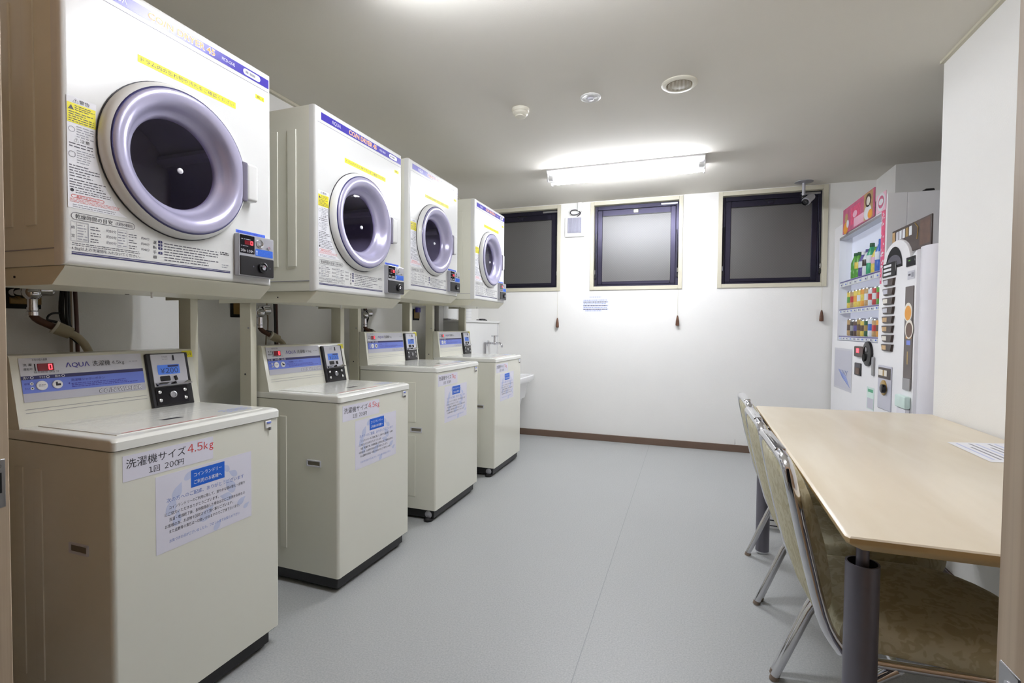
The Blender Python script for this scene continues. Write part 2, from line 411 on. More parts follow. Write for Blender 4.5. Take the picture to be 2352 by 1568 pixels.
# ------------------------------------------------------------------ windows
def frame(b, x0, x1, z0, z1, y0, y1, t, m, bev=.002):
    tl, tr, tb, tt = t if isinstance(t, tuple) else (t,) * 4
    b.box(x0, x0 + tl, y0, y1, z0, z1, m, bev, 1); b.box(x1 - tr, x1, y0, y1, z0, z1, m, bev, 1)
    b.box(x0 + tl, x1 - tr, y0, y1, z0, z0 + tb, m, bev, 1); b.box(x0 + tl, x1 - tr, y0, y1, z1 - tt, z1, m, bev, 1)
for i, (x0, x1) in enumerate(WIN):
    r = thing('window_%d' % (i + 1), None, None, ((x0 + x1) / 2, YF, WZ0), 0, kind='structure')
    w = (x1 - x0) / 2; h = WZ1 - WZ0
    b = B(); frame(b, -w, w, 0, h, -.012, .055, .036, 'casing'); b.done('casing', r)
    b = B(); frame(b, -w + .036, w - .036, .036, h - .036, .045, .09, (.028, .028, .022, .04), 'dark_alu', .003)
    frame(b, -w + .064, w - .064, .058, h - .076, .052, .085, (.046, .046, .03, .055), 'dark_alu', .003)
    b.box(-w + .11, w - .11, .05, .056, h - .135, h - .13, 'black_plastic'); b.done('sash', r)
    b = B(); b.box(-w + .108, w - .108, .062, .07, .086, h - .13, 'wire_glass'); b.done('pane', r)
    b = B(); b.box(-.022, .022, .036, .054, h - .118, h - .088, 'ivory_plastic' if i == 1 else 'dark_alu', .003, 1); b.box(-.05, .05, .044, .053, h - .088, h - .08, 'black_plastic'); b.done('latch', r)
    b = B(); b.box(w - .2, w - .05, .034, .05, h - .064, h - .046, 'steel', .002, 1); b.done('stay_track', r)
    for sx in (-1, 1):
        b = B(); b.tube([(sx * (w - .044), .034, .12), (sx * (w - .048), .03, .34), (sx * (w - .054), .036, .56)], .005, 'black_plastic', 8)
        b.box(sx * (w - .044) - .009, sx * (w - .044) + .009, .026, .048, .115, .15, 'black_plastic', .002, 1); b.cyl((sx * (w - .044), .026, .16), (sx * (w - .044), .026, .2), .004, 'chrome', 8); b.done('stay_arm', r)

# ------------------------------------------------------------------ fluorescent ceiling lamps
def lamp(cx, cy, label, glow):
    r = thing('ceiling_lamp', label, 'lamp', (cx, cy, ZC), 0, 'fluorescent ceiling lamps')
    L = .585; b = B()
    # trapezoid white channel
    sec = [(-.11, 0), (-.11, -.012), (-.045, -.062), (.045, -.062), (.11, -.012), (.11, 0)]
    b.loft([[(-L, y, z) for y, z in sec], [(L, y, z) for y, z in sec]], 'lamp_body', True, True); b.done('housing', r)
    for sy in (-1, 1):
        b = B(); b.cyl((-L + .03, sy * .062, -.062), (L - .03, sy * .062, -.062), .0155, glow, 14); t = b.done('tube', r)
        for sx in (-1, 1):
            b = B(); b.box(sx * L - .008 if sx > 0 else -L - .004, sx * L + .004 if sx > 0 else -L + .008, sy * .062 - .018, sy * .062 + .018, -.085, -.03, 'lamp_body', .004, 2)
            b.cyl((sx * (L - .045), sy * .062, -.062), (sx * (L - .004), sy * .062, -.062), .0163, 'lamp_body', 14); b.done('tube_holder', r)
    return r
lamp(*LAMPS[0], 'white twin tube fluorescent lamp above the table end by the doorway', 'tube_glow_a')
lamp(*LAMPS[1], 'glowing twin tube fluorescent lamp on the ceiling before the windows', 'tube_glow_b')

# ------------------------------------------------------------------ tumble dryers (origin: base, middle of front face)
DW, DH, DD = .632, .745, .54
DC = (-.0245, .327)        # door centre y, z
def make_dryer():
    r = thing('tumble_dryer', '', 'dryer', (0, 0, 0), 0, 'wall of coin dryers')
    hw = DW / 2
    b = B()
    def ring(x, g, rad=.003): return [(x, y, z) for y, z in rr(-hw + g, hw - g, g, DH - g, rad)]
    b.loft([ring(-.034, 0), ring(-DD, 0)], 'enamel', False, True)
    for s in (-1, 1):
        for k, xx in enumerate((-.12, -.215, -.31, -.405)):
            b.box(xx - .022, xx + .022, s * hw - .004, s * hw + .0028, .10, DH - .09, 'enamel', .0027, 2)
        b.box(-DD + .004, -.034, s * hw - .0015, s * hw + .0015, .040, .0425, 'ink_pale')
        b.cyl((-.24, s * hw, .022), (-.24, s * (hw + .003), .022), .006, 'steel', 10)
    b.done('cabinet', r)
    # front panel with round opening
    b = B(); n = 64
    def rect(x, g):
        out = []
        for i in range(n):
            a = 2 * PI * (i + .5) / n; dy, dz = math.cos(a), math.sin(a)
            ly = ((hw - g) - DC[0]) / dy if dy > 0 else ((-hw + g) - DC[0]) / dy if dy < 0 else 9
            lz = ((DH - g) - DC[1]) / dz if dz > 0 else (g - DC[1]) / dz if dz < 0 else 9
            t = min(abs(ly), abs(lz)); out.append([x, DC[0] + dy * t, DC[1] + dz * t])
        for cy, cz in ((hw - g, g), (hw - g, DH - g), (-hw + g, g), (-hw + g, DH - g)):   # keep true corners
            j = min(range(n), key=lambda i: (out[i][1] - cy) ** 2 + (out[i][2] - cz) ** 2); out[j] = [x, cy, cz]
        return out
    circ = [(0, DC[0] + .15 * math.cos(2 * PI * (i + .5) / n), DC[1] + .15 * math.sin(2 * PI * (i + .5) / n)) for i in range(n)]
    back = [(-.03, y, z) for _, y, z in circ]
    b.loft([back, circ, rect(0, .014), rect(-.002, .006), rect(-.006, .002), rect(-.014, 0), rect(-.034, 0)], 'enamel_front'); b.wn = True
    b.box(-.001, .0006, -hw + .012, hw - .012, .6785, .680, 'ink_pale')
    b.done('front_panel', r)
    # name band
    b = B(); b.qx(.0006, -hw + .03, hw - .012, .692, .722, 'navy'); x = .001
    b.tx('ΛQUΛ', x, -.222, .7, .02, 'white_ink')
    b.tx('CO/N DRYER 45', .0009, -.112, .6985, .027, 'white_ink', .206, bold=.045); b.tx('CO/N DRYER 45', .0012, -.111, .699, .0255, 'orange_ink', .204, bold=.012)
    b.tx('MCD-CK45', x, .118, .702, .014, 'white_ink', .048)
    b.rx(x, .198, .268, .697, .717, .0098, 'white_ink'); b.rows(.0013, .207, .259, .7, .714, 1, 'ink_pale', 43, .6)
    b.done('name_band', r)
    # yellow notice strips
    b = B(); b.box(0, .0006, -.139, .168, .567, .587, 'yellow_sticker'); b.tx('ドラム内の忘れ物や汚れをご確認ください', .0008, .0145, .5725, .0125, 'ink_soft', .292, 'C'); b.done('yellow_notice', r)
    b = B(); b.box(0, .0006, .248, .284, .638, .652, 'yellow_sticker'); b.tx('乾-1', .0008, .266, .641, .0105, 'ink', .024, 'C'); b.done('number_tag', r)
    # warning label, follows the door edge
    b = B(); x = .0005
    b.poly([(x, -.305, .14), (x, -.305, .408), (x, -.241, .408), (x, -.244, .28), (x, -.228, .215), (x, -.19, .152), (x, -.17, .14)], 'paper_white'); x = .0009
    b.tx('⚠警告', x, -.274, .396, .0095, 'ink', .036, 'C')
    b.qx(x, -.304, -.243, .345, .392, 'yellow_sticker'); b.rows(.0013, -.288, -.246, .376, .39, 3, 'ink_soft', 3); b.rows(.0013, -.301, -.248, .347, .374, 5, 'ink_soft', 4)
    b.poly([(.0013, -.302, .376), (.0013, -.290, .376), (.0013, -.296, .387)], 'ink_soft')
    b.rows(x, -.285, -.248, .312, .342, 5, 'ink_pale', 5); b.ox(x, -.302, -.288, .322, .336, .0069, .0012, 'ink_pale', 3)
    b.tx('⚠注意', x, -.274, .302, .0095, 'ink', .034, 'C')
    b.rows(x, -.301, -.25, .286, .3, 2, 'ink_soft', 6); b.rows(x, -.285, -.246, .25, .284, 6, 'ink_pale', 7); b.ox(x, -.302, -.288, .262, .276, .005, .001, 'ink_soft', 3)
    b.rows(x, -.301, -.236, .215, .247, 5, 'ink_soft', 8); b.rows(x, -.301, -.22, .188, .213, 4, 'ink_soft', 9)
    b.dx(x, -.296, .183, .004, 'ink', 12); b.rows(x, -.289, -.21, .177, .187, 2, 'ink_soft', 10)
    b.ox(x, -.298, -.226, .165, .173, .0039, .0011, 'ink_red'); b.tx('使用できないもの', x, -.262, .1665, .0062, 'ink_red', .05, 'C')
    b.rows(x, -.301, -.19, .154, .164, 3, 'ink_red', 11, .3); b.rows(x, -.295, -.2, .142, .152, 2, 'ink_pale', 12)
    b.done('warning_label', r)
    # drying table and steps
    b = B(); x = .0005
    b.ox(x, -.299, -.152, .112, .13, .0088, .0012, 'ink_soft'); b.tx('乾燥時間の目安', x, -.29, .116, .0125, 'ink', .083); b.tx('(洗濯物の種類別)', x, -.2, .117, .0095, 'ink_soft', .042)
    b.ox(x, -.3, -.262, .06, .108, .0005, .0007, 'ink_pale', 1); b.ox(x, -.288, -.263, .062, .106, .0005, .0006, 'ink_pale', 1)
    b.tx('綿', x, -.299, .09, .008, 'ink_soft'); b.tx('混', x, -.299, .07, .008, 'ink_soft'); b.rows(x, -.286, -.265, .064, .104, 6, 'ink_pale', 13)
    for k in range(3): b.rows(x, -.258, -.235, .092 - k * .015, .104 - k * .015, 2, 'ink_soft', 14 + k); b.tx('約30分', x, -.222, .095 - k * .015, .0085, 'ink_soft', .024)
    b.ox(x, -.196, -.172, .06, .106, .0005, .0006, 'ink_pale', 1); b.rows(x, -.194, -.174, .062, .104, 6, 'ink_pale', 19)
    for k in range(3): b.rows(x, -.168, -.148, .09 - k * .015, .102 - k * .015, 2, 'ink_soft', 24 + k); b.tx('約40分', x, -.136, .091 - k * .015, .0085, 'ink_soft', .022)
    b.rows(x, -.298, -.14, .049, .058, 2, 'ink_soft', 30)
    b.tx('4.5kg以上の洗濯物を入れないでください。', x, -.299, .0395, .0095, 'ink_soft', .16)
    for k, c in enumerate('運転手順'): b.tx(c, x, -.104, .084 - k * .0135, .0105, 'ink')
    for k in range(4): z = .088 - k * .009 - (.004 if k == 3 else 0); b.rx(x, -.09, -.078, z, z + .007, .002, 'navy_ink'); b.tx('1234'[k], x + .0003, -.084, z + .0012, .0066, 'white_ink', None, 'C')
    b.rows(x, -.073, .1, .04, .094, 7, 'ink_soft', 40, .34); b.rows(x, .106, .138, .083, .094, 2, 'ink', 41, .5); b.rows(x, .112, .136, .042, .056, 2, 'ink_pale', 42)
    b.qx(x, -.299, .143, .0325, .0345, 'navy_ink'); b.qx(x, -.299, .143, .0275, .031, 'navy_ink')
    b.done('instruction_label', r)
    # door
    d = bpy.data.objects.new('door', None); COL.objects.link(d); d.parent = r; d.location = (0, DC[0], DC[1])
    b = B(); b.lathe((0, 0, 0), (1, 0, 0), [(.2165, 0), (.2165, .01), (.2135, .019), (.209, .0255), (.203, .029)], 'enamel_front', 72, cap=False)
    b.lathe((0, 0, 0), (1, 0, 0), [(.219, .0003), (.219, .003), (.215, .003)], 'ink', 72, cap=False); b.done('outer_ring', d)  # thin dark ring paints the gap shadow round the door
    b = B(); b.lathe((0, 0, 0), (1, 0, 0), [(.203, .029), (.2005, .032), (.1985, .0315)], 'navy_ink', 72, cap=False); b.done('trim_ring', d)
    b = B(); b.lathe((0, 0, 0), (1, 0, 0), [(.1985, .0315), (.1965, .0345), (.192, .0365), (.186, .0372), (.178, .0365), (.17, .034), (.163, .0295), (.157, .023), (.152, .015), (.147, .006), (.1415, -.001), (.1355, -.005), (.131, -.009), (.128, -.015), (.126, -.024)], 'door_silver', 72, cap=False); b.done('door_ring', d)
    b = B(); b.lathe((0, 0, 0), (1, 0, 0), [(.1285, -.018), (.09, -.0183), (.05, -.0185), (0, -.0185)], 'smoked_glass', 64, cap=False); b.done('door_glass', d)
    b = B(); b.lathe((0, 0, -.0185), (1, 0, 0), [(.008, 0), (.008, .004), (.005, .0065), (0, .007)], 'white_ink', 16, cap=False); b.done('glass_stud', d)
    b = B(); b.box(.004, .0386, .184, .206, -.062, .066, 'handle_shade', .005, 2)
    b.box(.002, .037, .204, .25, -.056, .068, 'enamel_front', .010, 3); b.done('door_handle', d)
    # drum
    b = B(); b.lathe((0, DC[0], DC[1]), (1, 0, 0), [(.001, -.34), (.13, -.335), (.2, -.31), (.205, -.05), (.15, -.03)], 'drum_steel', 48, cap=False)
    for k in range(3):
        a = 2 * PI * k / 3 + .5; c, s_ = math.cos(a), math.sin(a)
        b.tube([(-.3, DC[0] + .185 * c, DC[1] + .185 * s_), (-.06, DC[0] + .185 * c, DC[1] + .185 * s_)], .02, 'drum_steel', 8)
    for rad in (.03, .05, .07, .09, .11):
        for k in range(int(rad * 300)):
            a = 2 * PI * k / int(rad * 300); b.dx(-.334, DC[0] + rad * math.cos(a), DC[1] + rad * math.sin(a), .0022, 'ink_pale', 6)
    b.lathe((-.338, DC[0], DC[1]), (1, 0, 0), [(.012, 0), (.012, .008), (.008, .013), (0, .014)], 'white_ink', 14, cap=False); b.done('drum', r)
    # coin control box
    c = bpy.data.objects.new('coin_box', None); COL.objects.link(c); c.parent = r; c.location = (0, .2315, .092)
    b = B(); b.box(-.002, .022, -.074, .072, -.069, .07, 'plate_grey', .004, 2); b.done('box_shell', c)
    b = B(); x = .0226; b.rx(x, -.07, -.012, .006, .066, .003, 'black_gloss'); b.rows(x + .0004, -.066, -.028, .05, .057, 1, 'ink_pale', 50); b.rows(x + .0004, -.066, -.032, .028, .034, 1, 'ink_pale', 51)
    b.qx(x + .0004, -.052, -.017, .035, .049, 'led_dark'); b.ox(x + .0008, -.029, -.0185, .0355, .0485, .001, .0022, 'led_red', 1)
    b.num('30', x + .0004, -.067, .011, .0115, 'white_ink'); b.tx('分', x + .0004, -.054, .011, .008, 'white_ink'); b.num('100', x + .0004, -.043, .0105, .0115, 'white_ink'); b.tx('円', x + .0004, -.0245, .011, .008, 'white_ink'); b.done('display', c)
    b = B(); b.lathe((.022, .01, .046), (1, 0, 0), [(.0145, 0), (.0145, .003), (.012, .004), (.0115, .0005), (0, -.0005)], 'chrome', 24, cap=False); b.cyl((.022, .048, .036), (.025, .048, .036), .006, 'chrome', 12); b.done('coin_slot', c)
    b = B(); b.rx(.0226, -.008, .066, .003, .027, .002, 'poster_blue'); b.poly([(.023, -.006, .016), (.023, .001, .016), (.023, -.0025, .024)], 'white_ink'); b.qx(.023, -.004, -.001, .006, .016, 'white_ink'); b.rows(.023, .004, .062, .006, .024, 4, 'label_blue', 52); b.done('coin_sticker', c)
    b = B(); b.box(.018, .0255, -.071, .069, -.066, -.002, 'black_plastic', .005, 2); b.done('lock_panel', c)
    b = B(); b.lathe((.0255, .018, -.035), (1, 0, 0), [(.019, 0), (.018, .006), (.0145, .007), (.0145, .003), (.0085, .003), (.0085, .008), (0, .0085)], 'black_gloss', 24, mats=['black_plastic'] * 4 + ['chrome'] * 2, cap=False)
    for sy in (-.02, .05): b.cyl((.0255, sy, -.035), (.0265, sy, -.035), .003, 'ink_soft', 8)
    b.done('lock', c)
    b = B(); b.box(.0, .0006, -.066, .054, .074, .0835, 'label_blue'); b.tx('使用前に必ずご確認下さい', .0008, -.006, .0755, .007, 'navy', .112, 'C'); b.done('coin_notice', c)
    return r
DR = [(-1.41, 1.08, 1.252), (-1.41, 1.937, 1.252), (-1.496, 2.786, 1.321), (-1.496, 3.703, 1.321)]
d0 = make_dryer(); d0.location = DR[0]
d0['label'] = 'white front loading coin dryer on the stand over the washer by the doorway'
dup(d0, DR[1], 0, 'white coin dryer second along the wall from the doorway')
dup(d0, DR[2], 0, 'white coin dryer third along the wall from the doorway')
dup(d0, DR[3], 0, 'white coin dryer at the window end of the row')

# ------------------------------------------------------------------ stands under the dryers (origin: floor, under dryer front middle)
def make_stand(zt):
    r = thing('dryer_stand', '', 'stand', (0, 0, 0), 0, 'steel dryer stands'); hw = DW / 2
    b = B(); z1 = zt - .001; z0 = zt - .046; hy = hw - .004; xe = -.305
    b.loft([[(-.002, -hy, z1), (-.002, hy, z1), (xe, hy, z1), (xe, -hy, z1)], [(-.006, -hy, z1 - .006), (-.006, hy, z1 - .006), (xe, hy, z1 - .006), (xe, -hy, z1 - .006)], [(-.052, -hy, z0), (-.052, hy, z0), (xe, hy, z0), (xe, -hy, z0)]], 'stand_paint', True, True)
    for s in (-1, 1):
        b.box(-.53, xe, *sorted((s * hy, s * (hy - .003))), z0, z1, 'stand_paint'); b.cyl((-.2, s * hy, zt - .024), (-.2, s * (hy + .002), zt - .024), .003, 'ink', 8)
    b.cyl((-.27, .0, z0 - .001), (-.27, .0, z0), .006, 'ink', 10)
    b.done('tray', r)
    for s in (-1, 1):
        b = B(); b.box(-.416, -.354, *sorted((s * (hy - .004), s * (hy - .036))), 0, z1 - .002, 'stand_paint', .003, 2)
        b.box(-.426, -.344, *sorted((s * (hy - .0), s * (hy - .05))), 0, .006, 'stand_paint')
        b.cyl((-.385, s * (hy - .004), .9), (-.385, s * (hy - .0025), .9), .004, 'ink', 8); b.cyl((-.365, s * (hy - .004), 1.10), (-.365, s * (hy - .001), 1.10), .004, 'steel', 8); b.done('post', r)
    b = B(); b.box(-.41, -.36, -hy + .042, hy - .042, z0 + .015, z1 - .002, 'stand_paint', .002, 1); b.done('cross_rail', r)
    b = B(); b.cyl((-.1, -.04, z0 - .016), (-.1, -.04, z0), .003, 'white_plastic', 8); b.done('drain_nipple', r)
    return r
st = make_stand(1.252); st.location = (-1.41, DR[0][1], 0); st['label'] = 'cream steel post stand carrying the first dryer from the doorway'
dup(st, (-1.41, DR[1][1], 0), 0, 'cream steel post stand carrying the second dryer from the doorway')
st3 = make_stand(1.321); st3.location = (-1.496, DR[2][1], 0); st3['label'] = 'cream steel post stand carrying the third dryer from the doorway'
dup(st3, (-1.496, DR[3][1], 0), 0, 'cream steel post stand carrying the dryer at the window end')

# ------------------------------------------------------------------ coin washers (origin: floor, middle of front face)
def make_washer(w, dep, zl, zlid, zp0, zp1, xp0, xp1, xb, size, price, tagtxt, lugs):
    r = thing('coin_washer', '', 'washer', (0, 0, 0), 0, 'coin washers along the wall'); hw = w / 2
    def rs(x0, x1, z, g=0, rad=.012): return [(x, y, z) for x, y in rr(x0 + g, x1 - g, -hw + g, hw - g, rad)]
    zb = .064
    b = B(); b.loft([rs(-dep, 0, zb), rs(-dep, 0, zl - .001)], 'enamel', True, True)
    b.box(-.14, .0002, -hw + .02, hw - .02, zb - .0005, zb + .0004, 'dark_gap')
    for s in (-1, 1):
        for xx in (-dep + .09, -dep + .17, -dep + .25):
            b.box(xx - .018, xx + .018, s * hw - .003, s * hw + .0025, zb + .09, zl - .07, 'enamel', .0025, 2)
        if lugs: b.box(-.21, -.13, s * hw - .003, s * hw + .002, zb + .07, zl * .57, 'enamel', .002, 2); b.box(-.21, -.13, s * hw - .003, s * hw + .002, zl * .66, zl - .06, 'enamel', .002, 2)
    b.done('body', r)
    for s in (-1, 1):
        b = B(); zc = .535 if not lugs else .52; x0, x1 = -.162, -.088
        b.box(x0 + .003, x1 - .003, s * (hw - .001) - .0015, s * (hw - .001) + .0022, zc - .009, zc + .009, 'grip_shade')
        b.loft([[(x, s * (hw + .0035), z) for x, z in rr(x0, x1, zc - .014, zc + .014, .003, 3)], [(x, s * (hw + .0035), z) for x, z in rr(x0 + .005, x1 - .005, zc - .009, zc + .009, .002, 3)], [(x, s * (hw + .001), z) for x, z in rr(x0 + .006, x1 - .006, zc - .008, zc + .008, .002, 3)]], 'panel_grey')
        b.loft([[(x, s * (hw + .0), z) for x, z in rr(x0, x1, zc - .014, zc + .014, .003, 3)], [(x, s * (hw + .0035), z) for x, z in rr(x0, x1, zc - .014, zc + .014, .003, 3)]], 'panel_grey'); b.done('grip', r)
    b = B(); b.box(-dep + .02, -.016, -hw + .012, hw - .03, .014, zb + .002, 'black_plastic', .004, 1)
    for s in (-1, 1): b.box(-.075, -.03, s * (hw - .055) - .02, s * (hw - .055) + .02, 0, .02, 'black_plastic', .004, 1); b.box(-dep + .03, -dep + .075, s * (hw - .055) - .02, s * (hw - .055) + .02, 0, .02, 'black_plastic', .004, 1)
    b.done('plinth', r)
    if lugs:
        b = B(); b.lathe((-.05, -hw + .006, .036), (0, 1, 0), [(.018, 0), (.022, .003), (.022, .03), (.018, .033)], 'plate_grey', 20); b.lathe((-.05, -hw + .009, .012), (0, 0, 1), [(.026, -.012), (.026, 0), (.016, .008)], 'black_plastic', 20); b.done('caster', r)
    # lid
    b = B(); b.loft([rs(xb, .005, zl, .004), rs(xb, .006, zl + .002, 0), rs(xb, .006, zlid - .009, 0), rs(xb, .004, zlid - .003, .003), rs(xb, 0, zlid, .008)], 'enamel_lid', True, True); b.wn = True
    lx0, lx1 = xp0 + .012, -.035
    b.box(lx0, lx1, -hw + .035, hw - .035, zlid - .002, zlid + .0025, 'enamel_lid', .002, 2)
    b.done('lid', r)
    b = B(); z = zlid + .0028; b.poly([(xp0 + .03, -hw + .045, z), (lx1 - .002, -hw + .045, z), (lx1 - .002, hw - .04, z), (xp0 + .03, hw - .04, z)], 'enamel_lid'); z = zlid + .0031
    def rowz(x, y0, y1, h, m, seed):
        R = random.Random(seed); y = y0
        while y < y1 - .002:
            l = min(R.uniform(.006, .02), y1 - y); b.poly([(x - h, y, z), (x - h, y + l, z), (x, y + l, z), (x, y, z)], m); y += l + R.uniform(.002, .005)
    for k in range(5): rowz(lx1 - .12 - k * .036, -hw + .07, hw - .1 - (k % 3) * .04, .0025, 'ink_faint', k)
    b.poly([(lx1 - .008, -hw + .05, z), (lx1 - .008, .06, z), (lx1 - .004, .06, z), (lx1 - .004, -hw + .05, z)], 'ink_red')
    b.poly([(lx1 - .1, -.055, z), (lx1 - .1, .0, z), (lx1 - .08, .012, z), (lx1 - .08, -.05, z)], 'ink')
    for k in range(3): rowz(lx1 - .03 - k * .02, .12, hw - .05, .006, 'ink_blue', 20 + k)
    b.done('lid_label', r)
    # control panel (leaning front)
    sec = [(xp0, zp0), (xp1, zp1 - .006), (xp1 - .006, zp1), (xb, zp1), (xb, zp0 - .01)]
    b = B(); b.loft([[(x, -hw + .006, z) for x, z in sec], [(x, -hw + .0, z) for x, z in sec][:0] or [(x, -hw + .0015, z) for x, z in sec], [(x, hw - .0015, z) for x, z in sec], [(x, hw - .006, z) for x, z in sec]][1:3], 'enamel', True, True)
    pn = b.done('control_panel', r)
    # things printed or fixed on the leaning face: local frame (height along slope)
    sl = Vector((xp1 - xp0, 0, zp1 - zp0)); Lh = sl.length; e = sl.normalized(); nrm = Vector((e.z, 0, -e.x))
    XF = Matrix(((nrm.x, 0, e.x, xp0), (0, 1, 0, 0), (nrm.z, 0, e.z, zp0), (0, 0, 0, 1)))
    def PB(): q = B(); q.xf = XF; return q
    p0, p1 = -hw + .02, hw - .187; k = Lh / .2       # print area
    b = PB(); x = .0006
    b.qx(x, p0, p1, .07 * k, .192 * k, 'panel_grey'); x = .0009
    b.qx(x, p0, p1, .132 * k, .142 * k, 'navy_ink'); b.qx(x, p0, p1, .094 * k, .132 * k, 'panel_blue'); b.qx(x, p0, p1, .07 * k, .094 * k, 'panel_lilac'); x = .0013
    b.tx('お金の投入金額', x, p0 + .03, .184 * k, .007, 'ink_soft', .035); b.tx('残り時間 (約) 分', x, p0 + .03, .1485 * k, .007, 'ink_soft', .06)
    b.tx('洗 濯', x, p0 + .008, .17 * k, .008, 'ink', .02); b.tx('運転中', x, p0 + .008, .158 * k, .008, 'ink', .02)
    b.qx(x, p0 + .033, p0 + .036, .155 * k, .175 * k, 'ink')
    b.tx('ΛQUΛ', x, p0 + .108, .16 * k, .0195, 'navy', .062, bold=.006); b.tx('洗濯機', x, p0 + .178, .16 * k, .0185, 'ink', .05); b.num(size, x, p0 + .233, .1615 * k, .0145, 'ink')
    b.rows(x, p1 - .04, p1 - .014, .165 * k, .171 * k, 1, 'ink_pale', 63)
    for j, t in enumerate(('洗い', 'すすぎ', '脱水')):
        b.tx(t, x, p0 + .004 + j * .037, .134 * k, .0075, 'white_ink', .014); b.ox(x, p0 + .02 + j * .037, p0 + .028 + j * .037, .133 * k, .133 * k + .008, .0039, .0013, 'white_ink', 3)
    for j in (0, 1): b.dx(x, p0 + .022, (.12 - j * .013) * k, .0042, 'white_ink', 14); b.dx(x + .0003, p0 + .022, (.12 - j * .013) * k, .0018, 'ink', 8); b.tx('標準' if j == 0 else '念入り', x, p0 + .005, (.118 - j * .013) * k, .006, 'navy', .012)
    b.poly([(x, p0 + .108, .113 * k), (x, p0 + .112, .11 * k), (x, p0 + .112, .116 * k)], 'navy')
    b.tx('洗濯機シャワーボタン', x, p0 + .116, .1185 * k, .009, 'navy', .09); b.rows(x, p0 + .116, p1 - .02, .1 * k, .115 * k, 3, 'navy', 60)
    b.tx('CO/N WASHER', x, p1 - .012, .075 * k, .0185, 'ink_soft', .128, 'R', .03, .15); b.tx('CO/N WASHER', x + .0003, p1 - .0125, .0753 * k, .0175, 'white_ink', .126, 'R', .0, .15)
    b.done('printed_panel', pn)
    b = PB(); b.box(-.002, .002, p0 + .04, p0 + .079, .154 * k, .175 * k, 'led_dark', .001, 1); b.ox(.0024, p0 + .0655, p0 + .0745, .1565 * k, .1725 * k, .001, .0024, 'led_red', 1); b.done('display', pn)
    b = PB(); b.lathe((0, p0 + .044, .113 * k), (1, 0, 0), [(.0135, 0), (.0135, .003), (.0125, .004), (0, .004)], 'white_ink', 24, cap=False); b.rows(.0043, p0 + .036, p0 + .052, .11 * k, .117 * k, 2, 'ink_soft', 61); b.done('wash_button', pn)
    b = PB(); b.lathe((0, p0 + .081, .113 * k), (1, 0, 0), [(.0125, 0), (.0125, .003), (.0115, .004), (0, .004)], 'white_ink', 24, cap=False); b.qx(.0043, p0 + .076, p0 + .088, .109 * k, .115 * k, 'ink'); b.qx(.0043, p0 + .076, p0 + .081, .115 * k, .12 * k, 'ink'); b.done('shower_button', pn)
    b = PB(); z_ = .04 * k; b.qx(.0006, p0, p1, z_, z_ + .001, 'ink_pale'); b.qx(.0006, p0, p1, .05 * k, .05 * k + .001, 'ink_pale'); b.done('pressed_line', pn)
    # coin box
    c0, c1 = hw - .178, hw - .03
    cb = bpy.data.objects.new('coin_unit', None); COL.objects.link(cb); cb.parent = r; cb.location = (0, 0, 0)
    b = PB(); b.box(-.004, .012, c0, c1, .001, Lh - .012, 'black_plastic', .006, 2); b.done('coin_case', cb)
    b = PB(); b.box(.01, .014, c0 + .013, c1 - .013, .073 * k, .184 * k, 'panel_grey', .003, 2); x = .0146
    b.loft([[(.0146, y, z) for y, z in rr(c0 + .016, c1 - .01, .074 * k, .087 * k, .003, 3)], [(.028, y, z) for y, z in rr(c0 + .016, c1 - .01, .074 * k, .077 * k, .001, 3)]], 'chrome', False, True)
    b.box(.012, .0165, c0 + .088, c0 + .092, .16 * k, .178 * k, 'ink'); b.rows(x, c0 + .05, c0 + .07, .164 * k, .178 * k, 3, 'ink_pale', 62)
    b.rx(x, c0 + .034, c0 + .07, .09 * k, .108 * k, .004, 'black_plastic'); b.box(.014, .022, c0 + .084, c0 + .09, .09 * k, .106 * k, 'black_plastic', rot=R3(.25, 'X')); b.done('coin_chute', cb)
    b = PB(); b.rx(.0148, c0 + .03, c0 + .108, .113 * k, .146 * k, .003, 'lcd_blue'); b.num(price, .0151, c0 + .07, .117 * k, .024, 'ink', 'C'); b.qx(.0151, c0 + .066, c0 + .104, .138 * k, .144 * k, 'navy_ink'); b.done('price_display', cb)
    b = PB(); b.box(.012, .0145, c0 + .012, c1 - .022, .01 * k, .069 * k, 'black_gloss', .002, 1)
    for yy in (c0 + .024, c1 - .034):
        for zz in (.026, .054): b.lathe((.0145, yy, zz * k), (1, 0, 0), [(.0065, 0), (.006, .003), (.003, .0045), (0, .0047)], 'chrome', 12, cap=False)
    b.lathe((.0145, c0 + .07, .042 * k), (1, 0, 0), [(.0125, 0), (.012, .004), (.008, .005), (.007, .003), (0, .003)], 'steel', 20, cap=False); b.done('cash_door', cb)
    b = PB(); b.box(0, .0006, hw - .042, hw - .003, Lh - .03, Lh - .006, 'yellow_sticker'); b.tx(tagtxt, .0009, hw - .0225, Lh - .023, .014, 'ink', .026, 'C'); b.done('number_tag', r)
    # posted papers
    b = B(); y0 = -hw + .026; zs = zl - .082
    b.box(0, .0005, y0, y0 + .252, zs, zl - .016, 'paper'); b.tx('洗濯機サイズ', .0008, y0 + .008, zs + .034, .0265, 'ink', .158)
    b.num(size, .0008, y0 + .172, zs + .034, .032, 'ink_red'); b.tx('１', .0008, y0 + .064, zs + .008, .02, 'ink'); b.tx('回', .0008, y0 + .077, zs + .008, .019, 'ink'); b.num(price[1:], .0008, y0 + .106, zs + .008, .021, 'ink'); b.tx('円', .0008, y0 + .145, zs + .008, .019, 'ink'); b.done('price_sign', r)
    b = B(); y0 = -hw + .107; z1 = zl - .092; pw, ph = .308, .212; x = .0008; yc = y0 + pw / 2
    b.box(0, .0005, y0, y0 + pw, z1 - ph, z1, 'paper')
